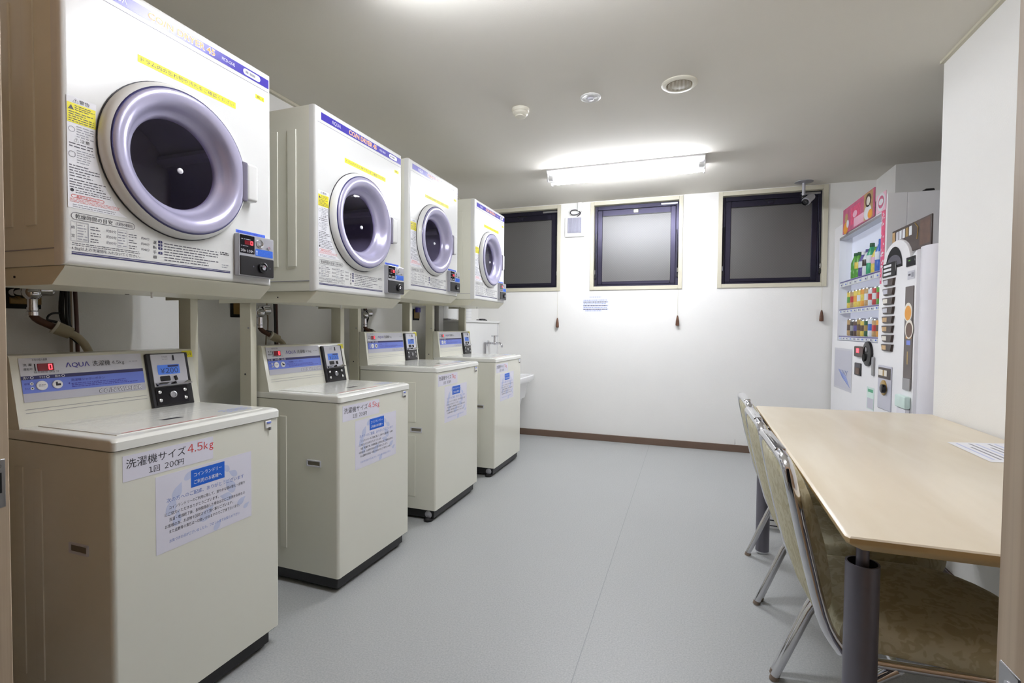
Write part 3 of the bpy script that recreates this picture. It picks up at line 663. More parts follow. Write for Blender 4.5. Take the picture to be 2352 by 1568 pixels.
    for (dy, dz, r_, a) in ((.095, .02, .014, .6), (.062, .055, .019, .9), (.045, .092, .021, 1), (.06, .13, .018, 1.2), (.215, .03, .013, 2.2), (.24, .052, .014, 2.4), (.23, .088, .022, 2), (.215, .118, .018, 2.6), (.27, .15, .014, .4), (.3 - .012, .17, .01, .4), (.15, .15, .022, .5), (.185, .196, .014, .7)):
        cy, cz = y0 + dy, z1 - dz; ca, sa = math.cos(a), math.sin(a); pts = []
        for i in range(18):
            t = 2 * PI * i / 18; px = r_ * math.cos(t) * 1.25; pz = r_ * .72 * math.sin(t)
            if px > 0: pz = pz * (1 - px / (r_ * 1.6)) + px * .25
            pts.append((.00065, cy + px * ca - pz * sa, cz + px * sa + pz * ca))
        b.poly(pts, 'drop_blue')
    b.qx(x, yc - .054, yc + .055, z1 - .058, z1 - .008, 'poster_blue'); b.tx('コインランドリー', .0011, yc, z1 - .028, .013, 'white_ink', .09, 'C', .003); b.tx('ご利用のお客様へ', .0011, yc, z1 - .049, .013, 'white_ink', .09, 'C', .003)
    b.tx('次の方へのご配慮、ありがとうございます', x, yc, z1 - .078, .0135, 'ink_blue', .25, 'C', .002)
    for j, (t, ind, ww) in enumerate((('コインランドリーのご利用に際して、速やかな積み替え・お取り', .012, .246), ('にご協力いただきありがとうございます。', 0, .164), ('洗濯・乾燥終了後、長時間経過した場合は次にご利用をお待ちの', .012, .246), ('お客様の為、お品物を回収させて頂く事がございます。', 0, .214), ('また盗難等の責任は一切負いかねますのでご了承下さいませ。', .012, .226))):
        b.tx(t, x, y0 + .024 + ind, z1 - .098 - j * .0165, .0105, 'ink', ww)
    b.tx('お気づきの点がございましたら、フロントまでお知らせ下さい', x, y0 + .036, z1 - .19, .0098, 'ink_blue', .225); b.done('notice_poster', r)
    b = B(); yy = hw - .05; b.box(0, .006, yy - .012, yy + .012, zl - .03, zl - .004, 'white_plastic', .002, 1); b.box(.006, .009, yy - .008, yy + .008, zl - .012, zl - .008, 'panel_blue'); b.cyl((.006, yy + .004, zl - .036), (.006, yy + .004, zl - .026), .005, 'steel', 10); b.done('lid_catch', r)
    return r
w1 = make_washer(.532, .54, .794, .826, .822, 1.021, -.37, -.412, -.512, '4.5kg', '¥200', '洗-1', False)
w1.location = (-1.332, 1.08, 0); w1.rotation_euler = (0, 0, 0)
w1['label'] = 'cream top loading coin washer with size sign, beside the doorway jamb'
w2 = dup(w1, (-1.336, 1.933, 0), math.radians(-0.9), 'cream coin washer with small 4.5 kg sign, second from the doorway')
w3 = make_washer(.598, .514, .852, .882, .880, 1.078, -.455, -.478, -.515, '7kg', '¥300', '洗-3', True)
w3.location = (-1.332, 2.785, 0); w3['label'] = 'larger cream coin washer with 7 kg sign, third from the doorway'
w4 = dup(w3, (-1.332, 3.698, 0), 0, 'larger cream coin washer by the sink at the window end of the row')

# ------------------------------------------------------------------ taps, hoses and cables behind the washers
def wall_plate(y, z, label, blue=False):
    b = B(); x = XL
    b.box(x, x + .006, y - .05, y + .05, z - .045, z + .045, 'dark_gap', .002, 1); b.box(x + .004, x + .009, y - .036, y + .05, z - .03, z + .04, 'brass_plate', .002, 1)
    if blue: b.box(x + .006, x + .03, y - .02, y + .03, z + .02, z + .06, 'navy', .004, 2)
    return tag(b.done('tap_backplate', loc=None), label, 'wall plate', 'brown tap wall plates')
wall_plate(1.028, 1.205, 'brown recessed wall plate behind the chrome tap and hose'); wall_plate(1.885, 1.195, 'brown recessed wall plate under the second dryer')
wall_plate(3.60, 1.21, 'brown wall plate with blue cap between the far stand posts', True)
def washer_tap(y, z, label, hose_to):
    t = thing('washer_tap', label, 'tap', (XL, y, z), 0, 'washer water taps')
    b = B(); b.cyl((.006, 0, 0), (.03, 0, 0), .026, 'chrome', 20, .02); b.cyl((.03, 0, 0), (.088, 0, 0), .021, 'chrome', 18)
    b.ball((.088, 0, 0), .027, 'chrome', 18); b.cyl((.088, 0, -.005), (.088, 0, -.05), .0135, 'chrome', 16); b.lathe((.088, 0, -.05), (0, 0, -1), [(.015, 0), (.015, .01), (.012, .012), (.016, .014), (.016, .026)], 'chrome', 18); b.done('tap_body', t)
    b = B(); b.cyl((.088, 0, .015), (.092, .0, .03), .009, 'chrome', 12); b.lathe((.092, .012, .012), (.35, 1, .1), [(.02, 0), (.025, .006), (.025, .034), (.019, .04), (.012, .038), (.011, .022), (0, .022)], 'chrome', 20, mats=['chrome'] * 4 + ['navy_ink'] * 2, cap=False); b.done('tap_handle', t)
    b = B(); p = [Vector((.088, 0, -.072)), Vector((.092, .01, -.09)), Vector((.10, .034, -.105)), Vector((.108, .06, -.12))]
    b.tube(p, .0115, 'brown_wood', 12, smooth=1); b.done('hose_connector', t)
    b = B(); b.tube([(.106, .052, -.115), (.118, .09, -.135)], [.022, .02], 'hose_grey', 16); b.tube([(.104, .048, -.113), (.106, .054, -.1165)], .0235, 'ivory_plastic', 16)
    b.tube([(.1, .03, -.09), (.11, .07, -.1)], .004, 'cable_black', 6)
    b.tube([(.116, .086, -.133), (.124, .11, -.15), (.13, .135, -.19), (.132, .15, -.26), (.13, .152, -.38), (.12, .15, -.55)], .0125, 'hose_grey', 14, smooth=2); b.done('hose', t)
washer_tap(1.012, 1.213, 'chrome tap with grey hose behind the first washer', None)
washer_tap(1.93, 1.175, 'chrome tap mostly behind the post of the second dryer stand', None)
washer_tap(2.79, 1.185, 'chrome tap beside the post of the third dryer stand', None)
def cables(y, label, kind, ztop):
    t = thing('cable_run', label, 'cable', (XL, y, 0), 0, 'hanging machine cables'); x = .03
    zb = .72
    b = B(); b.tube([(x, .045, ztop), (x, .05, 1.1), (x, .055, zb)], .0065, 'cable_brown', 8, smooth=1); b.done('brown_cable', t)
    if kind == 'thin':
        b = B(); b.tube([(x + .01, .02, ztop), (x + .012, .026, 1.1), (x + .01, .03, zb)], .005, 'cable_black', 8, smooth=1); b.done('black_cable', t)
        b = B(); b.tube([(x, -.02, ztop), (x + .004, -.012, 1.1), (x, -.028, 1.04), (x, -.03, zb)], .0035, 'cable_tan', 6, smooth=1); b.done('tan_cable', t); return t
    b = B(); b.tube([(x, .03, ztop), (x, .034, zb)], .005, 'cable_tan', 8); b.done('tan_cable', t)
    b = B()
    if kind == 'bundle':
        for k in range(6):
            a = 2 * PI * k / 6; b.tube([(x + .02 + .007 * math.cos(a), .004 + .007 * math.sin(a), ztop), (x + .02 + .013 * math.cos(a), .0 + .013 * math.sin(a), 1.15), (x + .02 + .006 * math.cos(a), .008 + .006 * math.sin(a), 1.1), (x + .02 + .012 * math.cos(a), .02 + .013 * math.sin(a), 1.075), (x + .02, .05 + .01 * math.cos(a), 1.04)], .0048, 'cable_black', 6, smooth=2)
        b.tube([(x + .02, -.005, 1.147), (x + .02, -.035, 1.148), (x + .02, -.052, 1.13), (x + .02, -.04, 1.105), (x + .02, .01, 1.096)], .0035, 'cable_black', 6, smooth=2)
    else:
        b.tube([(x + .02, -.005, ztop), (x + .02, .0, 1.16), (x + .02, .03, 1.22), (x + .02, .05, 1.17), (x + .02, .02, 1.13), (x + .02, .0, 1.05), (x + .02, -.015, zb)], .005, 'cable_black', 6, smooth=2); b.tube([(x + .02, .02, 1.13), (x + .02, -.01, 1.02)], .009, 'cable_black', 8)
    b.done('black_cable', t)
cables(1.12, 'bundled black cord and brown cable behind the first washer', 'bundle', 1.25)
cables(2.05, 'thin brown and black cables behind the second washer', 'thin', 1.25)
cables(2.84, 'black cable with a loop behind the third washer', 'loop', 1.31)
cables(3.80, 'dark tied cable bunch by the pipe cover, window end of the washers', 'bundle', 1.31)

# ------------------------------------------------------------------ far corner: pipe cover, ledge, sink and tap
t = thing('pipe_cover', 'white boxed pipe cover on the wall behind the window end washer', 'cover', (XL, 4.05, 0))
b = B(); b.box(0, .075, -.1, .18, 1.187, 1.6, 'white_plastic', .003, 1); b.box(0, .07, .1805, .19, 1.187, 1.6, 'ink_soft'); b.done('upper_box', t)
b = B(); b.box(0, .075, -.185, -.102, .5, 1.6, 'white_plastic', .003, 1); b.done('side_duct', t)
b = B(); b.box(XL, -1.885, 4.06, YF, 0, 1.157, 'white_plastic', .002, 1); b.box(XL, -1.87, 4.05, YF, 1.157, 1.177, 'white_plastic', .003, 1); b.box(-1.886, -1.884, 4.866, 4.868, .1, 1.157, 'ink_pale'); b.done('trim_6', kind='structure')
for k in range(1):
    b = B(); b.lathe((-1.99, 4.30, 1.178), (0, 0, 1), [(.02, 0), (.056, 0), (.056, .112), (.02, .112), (.02, 0)], 'white_plastic', 32, cap=False)
    for zz in (.028, .056, .084): b.lathe((-1.99, 4.30, 1.178 + zz), (0, 0, 1), [(.0562, -.001), (.0566, 0), (.0562, .001)], 'panel_grey', 32, cap=False)
    tag(b.done('paper_roll'), 'white stack of ringed paper rolls on the ledge above the sink', 'paper roll')
b = B(); b.box(-1.99, -1.93, 4.55, 4.70, 1.178, 1.19, 'black_plastic', .004, 2); b.box(-1.98, -1.94, 4.60, 4.68, 1.19, 1.198, 'ink', .003, 2); tag(b.done('scrubbing_brush'), 'small black brush lying on the white ledge over the tap', 'brush')
t = thing('wall_tap', 'chrome wall tap with cross handle above the laundry sink', 'tap', (-1.885, 4.60, .955))
b = B(); b.cyl((0, 0, 0), (.012, 0, 0), .028, 'chrome', 20); b.cyl((.01, 0, 0), (.11, 0, 0), .013, 'chrome', 16); b.ball((.075, 0, .0), .02, 'chrome', 16); b.cyl((.075, 0, 0), (.075, 0, .05), .012, 'chrome', 14)
b.tube([(.1, 0, .0), (.13, 0, .002), (.15, 0, -.012), (.155, 0, -.04)], .011, 'chrome', 12, smooth=1); b.done('tap_body', t)
b = B(); b.cyl((.075, 0, .05), (.075, 0, .075), .014, 'chrome', 14); b.tube([(.075, -.04, .072), (.075, .04, .072)], .006, 'chrome', 8); b.tube([(.04, 0, .072), (.11, 0, .072)], .006, 'chrome', 8); b.done('tap_handle', t)
b = B(); b.tube([(.02, -.11, .0), (.02, -.05, .0), (.04, 0, 0)], .009, 'steel', 10); b.tube([(.02, -.11, .01), (.02, -.11, -.15)], .01, 'steel', 10); b.done('supply_pipe', t)
t = thing('laundry_sink', 'white ceramic sink mounted past the window end washer', 'sink', (-1.885, 4.52, 0))
b = B()
def sk(g, z, x1): return [(x, y, z) for x, y in rr(0, x1 - g, -.26 + g, .26 - g, .07 - g * .3, 6)]
b.loft([sk(.06, .3, .37), sk(.045, .45, .40), sk(.03, .575, .43), sk(.0, .59, .445), sk(-.008, .61, .445), sk(-.008, .638, .445), sk(.0, .646, .445), sk(.02, .646, .445), sk(.03, .635, .445), sk(.05, .42, .42)], 'ceramic', True, True); b.done('basin', t)
b = B(); b.cyl((.18, 0, 0), (.18, 0, .3), .02, 'steel', 16); b.lathe((.18, 0, 0), (0, 0, 1), [(.04, 0), (.04, .006), (.022, .012)], 'steel', 20); b.done('drain_pipe', t)

# ------------------------------------------------------------------ far wall fittings
t = thing('ventilation_fan', 'square white ventilation fan with louvred grille between windows', 'fan', (-1.075, YF, 2.119))
b = B(); b.box(-.098, .098, -.028, 0, -.098, .098, 'white_plastic', .008, 2); b.done('fan_frame', t)
b = B(); b.box(-.07, .07, -.031, -.027, -.062, .088, 'grille_grey', .002, 1)
for k in range(11): xx = -.063 + k * .0126; b.box(xx - .0035, xx + .0035, -.036, -.03, -.06, .086, 'grille_grey', .001, 1)
b.done('grille', t)
b = B(); b.tube([(.02, -.014, .1), (.05, -.02, .118), (.06, -.02, .13), (.03, -.02, .165), (-.03, -.022, .168), (-.05, -.022, .14), (-.03, -.022, .118), (.02, -.02, .118), (.062, -.018, .14)], .0045, 'ink', 8, smooth=2); b.done('power_cord', t)
b = B(); b.box(.03, .07, -.03, 0, .15, .238, 'white_plastic', .003, 1); b.done('cord_duct', t)
b = B(); t = b.box(-.99, -.73, YF - .0008, YF, 1.275, 1.434, 'paper_white'); R = random.Random(5)
def yrow(z, x0, x1, h, m):
    x = x0
    while x < x1 - .003: l = min(R.uniform(.006, .016), x1 - x); b.poly([(x, YF - .0012, z), (x + l, YF - .0012, z), (x + l, YF - .0012, z + h), (x, YF - .0012, z + h)], m); x += l + .004
yrow(1.418, -.92, -.8, .006, 'ink_blue')
for k in range(3): z = 1.365 - k * .036; b.poly([(-.985, YF - .001, z), (-.735, YF - .001, z), (-.735, YF - .001, z + .014), (-.985, YF - .001, z + .014)], 'drop_blue'); yrow(z + .022, -.98, -.75, .006, 'ink_blue'); yrow(z + .003, -.98, -.745, .007, 'ink_soft')
yrow(1.281, -.96, -.8, .006, 'ink_blue')
tag(b.done('wall_notice'), 'white printed notice taped on the wall under the middle window', 'notice')
for k, (xx, w_) in enumerate(((-1.241, 'first'), (-.089, 'middle'), (1.079, 'third'))):
    zt, zb = 1.505, (1.116, 1.141, 1.187)[k]
    t = thing('cord_pull', ('window cord with dark wooden pull under the window beside the dryers', 'window cord with dark wooden pull under the middle window', 'window cord with dark wooden pull beside the drink machine')[k], 'cord', (xx, YF - .022, zb), 0, 'window cord pulls')
    b = B(); b.tube([(0, 0, .085), (0, .002, .2), (0, .008, zt - zb)], .0013, 'casing', 6); b.done('cord', t)
    b = B(); b.lathe((0, 0, 0), (0, 0, 1), [(.001, 0), (.015, .002), (.0165, .012), (.0145, .045), (.009, .08), (.005, .095), (.001, .098)], 'brown_wood', 14); b.done('pull', t)

# ------------------------------------------------------------------ ceiling fittings
t = thing('smoke_detector', 'small white domed smoke detector on the ceiling', 'detector', (-.922, 2.72, ZC))
b = B(); b.lathe((0, 0, 0), (0, 0, -1), [(.05, 0), (.05, .014), (.047, .018)], 'ivory_plastic', 32); b.done('base', t)
b = B(); b.lathe((0, 0, -.018), (0, 0, -1), [(.044, 0), (.043, .012), (.034, .02), (.031, .02), (.03, .028), (.015, .032), (0, .033)], 'ivory_plastic', 32, cap=False); b.done('sensor_head', t)
t = thing('emergency_light', 'shallow round clear ceiling light between detector and speaker', 'light', (-.515, 2.70, ZC))
b = B(); b.lathe((0, 0, 0), (0, 0, -1), [(.055, 0), (.055, .004), (.047, .008), (.04, .006)], 'white_plastic', 36); b.done('rim', t)
b = B(); b.lathe((0, 0, -.006), (0, 0, -1), [(.04, 0), (.03, -.001), (.018, .001), (.016, .008), (.008, .012), (0, .012)], 'panel_grey', 28, cap=False); b.box(.02, .036, -.004, .004, -.012, -.006, 'white_plastic', .001, 1); b.done('bulb_cover', t)
t = thing('ceiling_speaker', 'large round ceiling speaker with taupe grille', 'speaker', (-.06, 2.695, ZC))
b = B(); b.lathe((0, 0, 0), (0, 0, -1), [(.088, 0), (.088, .005), (.08, .011), (.066, .011), (.062, .006)], 'ivory_plastic', 48); b.done('rim', t)
b = B(); b.lathe((0, 0, -.006), (0, 0, -1), [(.064, 0), (.06, .003), (0, .003)], 'vent_taupe', 40, cap=False)
for k in range(-8, 9): h = math.sqrt(.058 ** 2 - (k * .0066) ** 2); b.box(k * .0066 - .0012, k * .0066 + .0012, -h, h, -.0105, -.009, 'casing')
b.done('grille', t)
t = thing('security_camera', 'small grey security camera hanging from the ceiling near the window', 'camera', (.905, 4.79, ZC))
b = B(); b.lathe((0, 0, 0), (0, 0, -1), [(.07, 0), (.07, .004), (.02, .01)], 'plate_grey', 32); b.done('mount_plate', t)
b = B(); b.cyl((0, 0, -.008), (0, 0, -.125), .013, 'plate_grey', 16); b.ball((0, 0, -.13), .02, 'black_plastic', 14); b.done('pole', t)
b = B(); a = Vector((.06, .03, -.125)); d = Vector((-.55, -.62, -.55)).normalized()
b.lathe(a, d, [(.02, -.02), (.03, -.012), (.031, .06), (.034, .062), (.034, .085), (.03, .09)], 'plate_grey', 24); b.done('camera_body', t)
b = B(); b.lathe(a + d * .088, d, [(.027, 0), (.027, .012), (.02, .014), (.018, .008), (0, .006)], 'black_gloss', 24, cap=False); b.done('lens', t)

# ------------------------------------------------------------------ table and paper
t = thing('work_table', 'pale maple topped table on grey round legs against the wall', 'table', (.7, 1.96, 0)); ox, oy = .7, 1.96
out = [(.291, 1.10), (.297, 1.09), (1.088, 1.105), (1.092, 1.112), (1.092, 2.845), (.345, 2.82), (.339, 2.812)]
def tp(g, z):
    cx, cy = .70, 1.96; return [(x - ox + (-g if x > cx else g), y - oy + (-g if y > cy else g), z) for x, y in out]
b = B(); b.loft([tp(.03, .686), tp(.004, .703), tp(0, .709), tp(0, .717), tp(.003, .72)], 'maple', True, True, mats=['tan_edge', 'tan_edge', 'tan_edge', 'maple']); b.done('tabletop', t)
for lx, ly in ((.357, 1.222), (.371, 2.725), (1.02, 1.222), (1.02, 2.725)):
    x, y = lx - ox, ly - oy; b = B()
    b.lathe((x, y, 0), (0, 0, 1), [(.031, .012), (.031, .622), (.027, .622), (.027, .60), (.001, .6)], 'table_metal', 28, mats=['table_metal'] * 2 + ['dark_gap'] * 2, cap=False)
    leg = b.done('leg', t)
    b = B(); b.lathe((x, y, 0), (0, 0, 1), [(.027, 0), (.029, .004), (.029, .012)], 'chrome', 24); b.done('foot', leg)
    b = B(); b.cyl((x, y, .601), (x, y, .672), .012, 'table_metal', 14); b.box(x - .03, x + .03, y - .03, y + .03, .672, .6855, 'table_metal', .003, 1); b.done('bracket', leg)
b = B()
for y in (1.31, 2.63): b.box(.40 - ox, .98 - ox, y - oy - .016, y - oy + .016, .645, .6855, 'table_metal', .003, 1)
b.box(.69 - ox, .73 - ox, 1.32 - oy, 2.62 - oy, .65, .6855, 'table_metal', .003, 1); b.done('under_frame', t)
b = B(); b.poly([(.869, 2.15, .7206), (1.078, 2.205, .7206), (1.078, 1.93, .7206), (.864, 1.868, .7206)][::-1], 'paper_white')
for k in range(9):
    u0 = .09 + k * .095
    def q(a, c): # a across 0..1 (x), c along 0..1 (y)
        A, Bb, Cc, D = [Vector(v) for v in ((.864, 1.868, .7209), (1.078, 1.93, .7209), (1.078, 2.205, .7209), (.869, 2.15, .7209))]
        return (A * (1 - a) + Bb * a) * (1 - c) + (D * (1 - a) + Cc * a) * c
    b.poly([q(u0, .1), q(u0 + .035, .1), q(u0 + .035, .93 - .2 * (k % 3 == 1)), q(u0, .93 - .2 * (k % 3 == 1))], 'ink_pale' if k % 3 else 'drop_blue')
tag(b.done('printed_sheet'), 'white printed sheet lying on the maple table by the wall', 'paper')

# ------------------------------------------------------------------ chairs (origin: floor under seat middle; faces +X)
def make_chair():
    r = thing('stacking_chair', '', 'chair', (0, 0, 0), 0, 'chairs tucked under the table'); cx = .52   # local x = world x - cx
    L = lambda x: x - cx
    hy = .208
    back = [(.350, .372), (.322, .41), (.302, .464), (.262, .63), (.238, .745)]
    b = B(); pts = [(L(x), -hy, z) for x, z in back] + [(L(.233), -hy + .004, .772), (L(.229), -hy + .022, .790), (L(.228), -hy + .05, .796), (L(.226), 0, .800), (L(.228), hy - .05, .796), (L(.229), hy - .022, .790), (L(.233), hy - .004, .772)] + [(L(x), hy, z) for x, z in reversed(back)]
    b.tube(pts, .0142, 'chrome', 12, smooth=1); b.done('back_frame', r)
    b = B()      # flat chrome band along the top rail
    b.box(L(.228) - .014, L(.228) + .014, -.12, .12, .790, .812, 'chrome', .006, 2); b.done('top_band', r)
    for s in (-1, 1):
        b = B(); b.tube([(L(.345), s * hy, .378), (L(.37), s * hy, .362), (L(.42), s * hy, .36), (L(.70), s * hy, .375), (L(.745), s * hy, .36), (L(.762), s * hy, .31), (L(.775), s * hy, .02)], .0105, 'chrome', 12, smooth=2); b.cyl((L(.775), s * hy, .0), (L(.775), s * hy, .03), .014, 'chair_tip', 12); b.done('front_leg', r)
        b = B(); b.tube([(L(.455), s * (hy - .002), .352), (L(.40), s * (hy + .004), .315), (L(.28), s * (hy + .008), .012)], .0125, 'chrome', 12, smooth=1); b.cyl((L(.2775), s * (hy + .008), 0), (L(.2815), s * (hy + .008), .014), .0138, 'chair_tip', 12); b.done('rear_leg', r)
    b = B(); b.tube([(L(.46), -hy, .352), (L(.46), hy, .352)], .009, 'chrome', 10); b.tube([(L(.70), -hy, .36), (L(.70), hy, .36)], .009, 'chrome', 10); b.done('stretcher', r)
    # seat cushion: rounded front
    def st(g, z):
        o = [(.345 + g, -.2 + g), (.62, -.215 + g)] + [(.62 + (.165 - g) * math.sin(a), -(.215 - g) * math.cos(a)) for a in [PI * k / 14 for k in range(1, 14)]] + [(.62, .215 - g), (.345 + g, .2 - g)]
        return [(L(x), y, z) for x, y in o]
    b = B(); b.loft([st(.02, .374), st(.004, .378), st(0, .39), st(0, .414), st(.006, .428), st(.02, .438), st(.05, .446), st(.1, .45)], 'brocade', True, True); b.done('seat', r)
    # back cushion: pad that bulges to the front and rear of the tubes
    b = B(); loops = []
    zz = [.43, .434, .442, .456, .48, .53, .60, .67, .72, .75, .768, .778, .783, .785]
    for z in zz:
        x = .31 - (z - .43) * .235; q_ = max(0, math.sin(PI * (z - .43) / .355)) ** .28
        f, k_ = .004 + .044 * q_, .003 + .011 * q_; w = hy - .015 - .03 * (1 - q_) - (.02 if z > .775 else 0)
        loops.append([(L(x) - k_ * .5, -w, z), (L(x) - k_, -w + .02, z), (L(x) - k_ - .006, 0, z), (L(x) - k_, w - .02, z), (L(x) - k_ * .5, w, z), (L(x) + f * .5, w, z), (L(x) + f, w - .025, z), (L(x) + f + .008, 0, z), (L(x) + f, -w + .025, z), (L(x) + f * .5, -w, z)])
    b.loft(loops, 'brocade', True, True); b.done('backrest', r)
    return r
c0 = make_chair(); c0.location = (.52, 1.521, 0); c0['label'] = 'chrome stacking chair in beige brocade at the table end by the doorway'
dup(c0, (.525, 1.984, 0), 0, 'middle chrome and beige brocade chair of the row at the table')
dup(c0, (.541, 2.452, 0), 0, 'chrome and beige brocade chair at the table end towards the drink machines')
t = thing('floor_box', 'small white box on the floor behind the far table leg', 'box', (.50, 3.12, 0))
b = B(); b.box(-.09, .09, -.05, .1, 0, .14, 'white_plastic', .004, 2); b.done('box_body', t)
b = B(); b.box(-.08, .08, -.052, -.05, .045, .052, 'ink'); b.box(-.08, .08, -.052, -.05, .015, .02, 'ink'); b.done('slot', t)

# ------------------------------------------------------------------ drink vending machine (faces -X)
VX, VY0, VY1, VT = 1.16, 3.70, 4.865, 1.965
vm = thing('drink_vending_machine', 'tall white drink vending machine with pink banner, by the windows', 'vending machine', (VX, (VY0 + VY1) / 2, 0)); vy = (VY0 + VY1) / 2
wy0, wy1, wz0, wz1 = 3.80, 4.725, 1.03, 1.862
b = B(); b.box(.1005, .29, VY0 - vy, VY1 - vy, .06, VT, 'vend_white', .006, 2)
for y in (VY0 + .1, VY1 - .1): b.cyl((.15, y - vy, 0), (.15, y - vy, .06), .025, 'black_plastic', 12)
b.box(.2, .25, VY0 - vy + .03, VY0 - vy + .09, VT, VT + .02, 'black_plastic', .005, 1); b.done('body', vm)
def nx(b, x, y0, y1, z0, z1, m): b.poly([(x, y0, z0), (x, y0, z1), (x, y1, z1), (x, y1, z0)], m)
# door shell with window opening (thickness 0..0.1 in x)
b = B()
for a in ((VY0, VY1, .06, wz0), (VY0, VY1, wz1, VT), (VY0, wy0, wz0, wz1), (wy1, VY1, wz0, wz1)): b.box(0, .1, a[0] - vy, a[1] - vy, a[2], a[3], 'vend_white')
b.box(.0, .06, wy0 - vy, wy1 - vy, wz1 - .018, wz1, 'plate_grey'); b.done('front_door', vm)
b = B(); b.box(.09, .1, wy0 - vy, wy1 - vy, wz0, wz1, 'vend_inner'); b.done('display_back', vm)
b = B(); nx(b, .004, wy0 - vy, wy1 - vy, wz0, wz1, 'clear_glass'); b.done('display_glass', vm)
SH = [(1.505, 1.46, 8), (1.285, 1.247, 10), (1.07, 1.035, 10)]
for zt, zb, n in SH:
    b = B(); b.box(.012, .09, wy0 - vy, wy1 - vy, zt - .012, zt, 'panel_lilac'); b.box(.012, .022, wy0 - vy, wy1 - vy, zb, zt - .012, 'vend_white'); b.box(.0105, .0125, wy0 - vy, wy1 - vy, zt - .012, zt - .004, 'violet')
    sh = b.done('shelf', vm)
    for k in range(n):
        yy = wy0 + .06 + k * (wy1 - wy0 - .12) / (n - 1) - vy
        b = B(); b.box(.006, .012, yy - .022, yy + .022, zb + .006, zt - .016, 'white_plastic', .002, 1); b.box(.0052, .0065, yy - .012, yy + .012, zb + .009, zb + .018, 'violet' if k % 3 else 'label_blue'); b.done('select_button', sh)
b = B()     # top banner board, standing above the door
ya, yb = 4.60 - vy, 3.905 - vy
b.box(-.012, -.004, yb, ya, 1.868, 2.06, 'magenta', .002, 1)
nx(b, -.0125, ya - .42, ya - .2, 1.90, 2.03, 'pink'); nx(b, -.0128, ya - .5, ya - .28, 1.875, 1.94, 'pink_pale'); nx(b, -.0126, yb + .02, yb + .2, 1.872, 2.055, 'tan')
def blob(b, x, y, z, ry, rz, m, n=20): b.poly([(x, y + ry * math.cos(2 * PI * i / n), z + rz * math.sin(2 * PI * i / n)) for i in range(n)][::-1], m)
blob(b, -.0129, yb + .11, 2.0, .06, .045, 'coffee'); blob(b, -.0132, yb + .11, 1.995, .035, .03, 'cup_cream'); blob(b, -.0129, yb + .12, 1.92, .075, .05, 'label_white'); blob(b, -.0131, yb + .07, 1.9, .045, .03, 'amber')
blob(b, -.0129, ya - .09, 1.98, .04, .035, 'tan'); blob(b, -.0129, ya - .08, 1.905, .06, .045, 'amber'); blob(b, -.0131, ya - .13, 1.93, .03, .03, 'label_white'); blob(b, -.0129, ya - .3, 1.97, .05, .025, 'pink_pale')
b.done('banner_board', vm)
b = B(); blob(b, -.0046, 3.80 - vy, 1.935, .07, .058, 'label_white'); blob(b, -.0050, 3.80 - vy, 1.935, .05, .04, 'magenta'); blob(b, -.0054, 3.80 - vy, 1.935, .038, .02, 'label_white'); b.box(-.004, -.001, 3.72 - vy, 3.885 - vy, 1.872, 1.99, 'pink_pale'); b.done('round_sticker', vm)
b = B(); R = random.Random(3)
b.box(-.0025, -.0005, 3.728 - vy, 3.79 - vy, 1.41, 1.87, 'pink')
for k in range(46): yy = R.uniform(3.734, 3.784) - vy; zz_ = R.uniform(1.42, 1.86); blob(b, -.0029 - k * .00001, yy, zz_, R.uniform(.004, .011), R.uniform(.004, .011), R.choice(['label_white', 'pink_pale', 'magenta', 'label_white']), 8)
b.done('pink_strip', vm)
b = B(); nx(b, -.0012, 4.318 - vy, 4.778 - vy, .645, .97, 'panel_grey'); nx(b, -.0015, 4.33 - vy, 4.765 - vy, .66, .955, 'panel_lilac')
for k in range(7): b.tube([(-.002, 4.36 - vy + k * .03, .68 + k * .01), (-.002, 4.46 - vy + k * .03, .76 + k * .006), (-.002, 4.42 - vy + k * .04, .80)], .0018, 'ink_blue', 4)
b.done('recycling_poster', vm)
b = B(); b.box(-.02, .0, 4.02 - vy, 4.21 - vy, .925, 1.0, 'coffee_dark', .005, 1); b.box(-.022, -.02, 4.1 - vy, 4.15 - vy, .955, .985, 'led_red'); b.lathe((-.001, 3.96 - vy, .955), (-1, 0, 0), [(.085, 0), (.083, .014), (.05, .02), (.048, .012), (0, .01)], 'black_plastic', 32, cap=False)
b.lathe((-.012, 3.99 - vy, .925), (-1, 0, 0), [(.028, 0), (.026, .012), (0, .013)], 'dark_gap', 20, cap=False); b.lathe((-.012, 3.95 - vy, .985), (-1, 0, 0), [(.018, 0), (.016, .01), (0, .011)], 'steel', 20, cap=False); b.done('coin_mechanism', vm)
b = B(); b.box(-.008, 0, 4.1 - vy, 4.235 - vy, .79, .88, 'black_plastic', .004, 1); b.box(-.011, -.008, 4.12 - vy, 4.2 - vy, .80, .845, 'coffee', .003, 1); nx(b, -.0085, 4.13 - vy, 4.21 - vy, .85, .872, 'ink_soft'); b.done('bill_slot', vm)
b = B(); b.box(-.012, 0, 3.835 - vy, 3.875 - vy, .815, .94, 'steel', .012, 3); b.done('door_lock', vm)
b = B(); nx(b, -.0012, 3.84 - vy, 3.975 - vy, .585, .733, 'bag_green'); nx(b, -.0016, 3.85 - vy, 3.965 - vy, .59, .66, 'panel_lilac'); nx(b, -.0016, 3.86 - vy, 3.955 - vy, .70, .72, 'teal'); b.done('door_sticker', vm)
b = B(); b.box(-.004, 0, 3.95 - vy, 4.7 - vy, .2, .42, 'plate_grey', .01, 2); b.box(-.006, -.003, 4.0 - vy, 4.65 - vy, .22, .4, 'black_plastic', .01, 2); b.done('pickup_flap', vm)
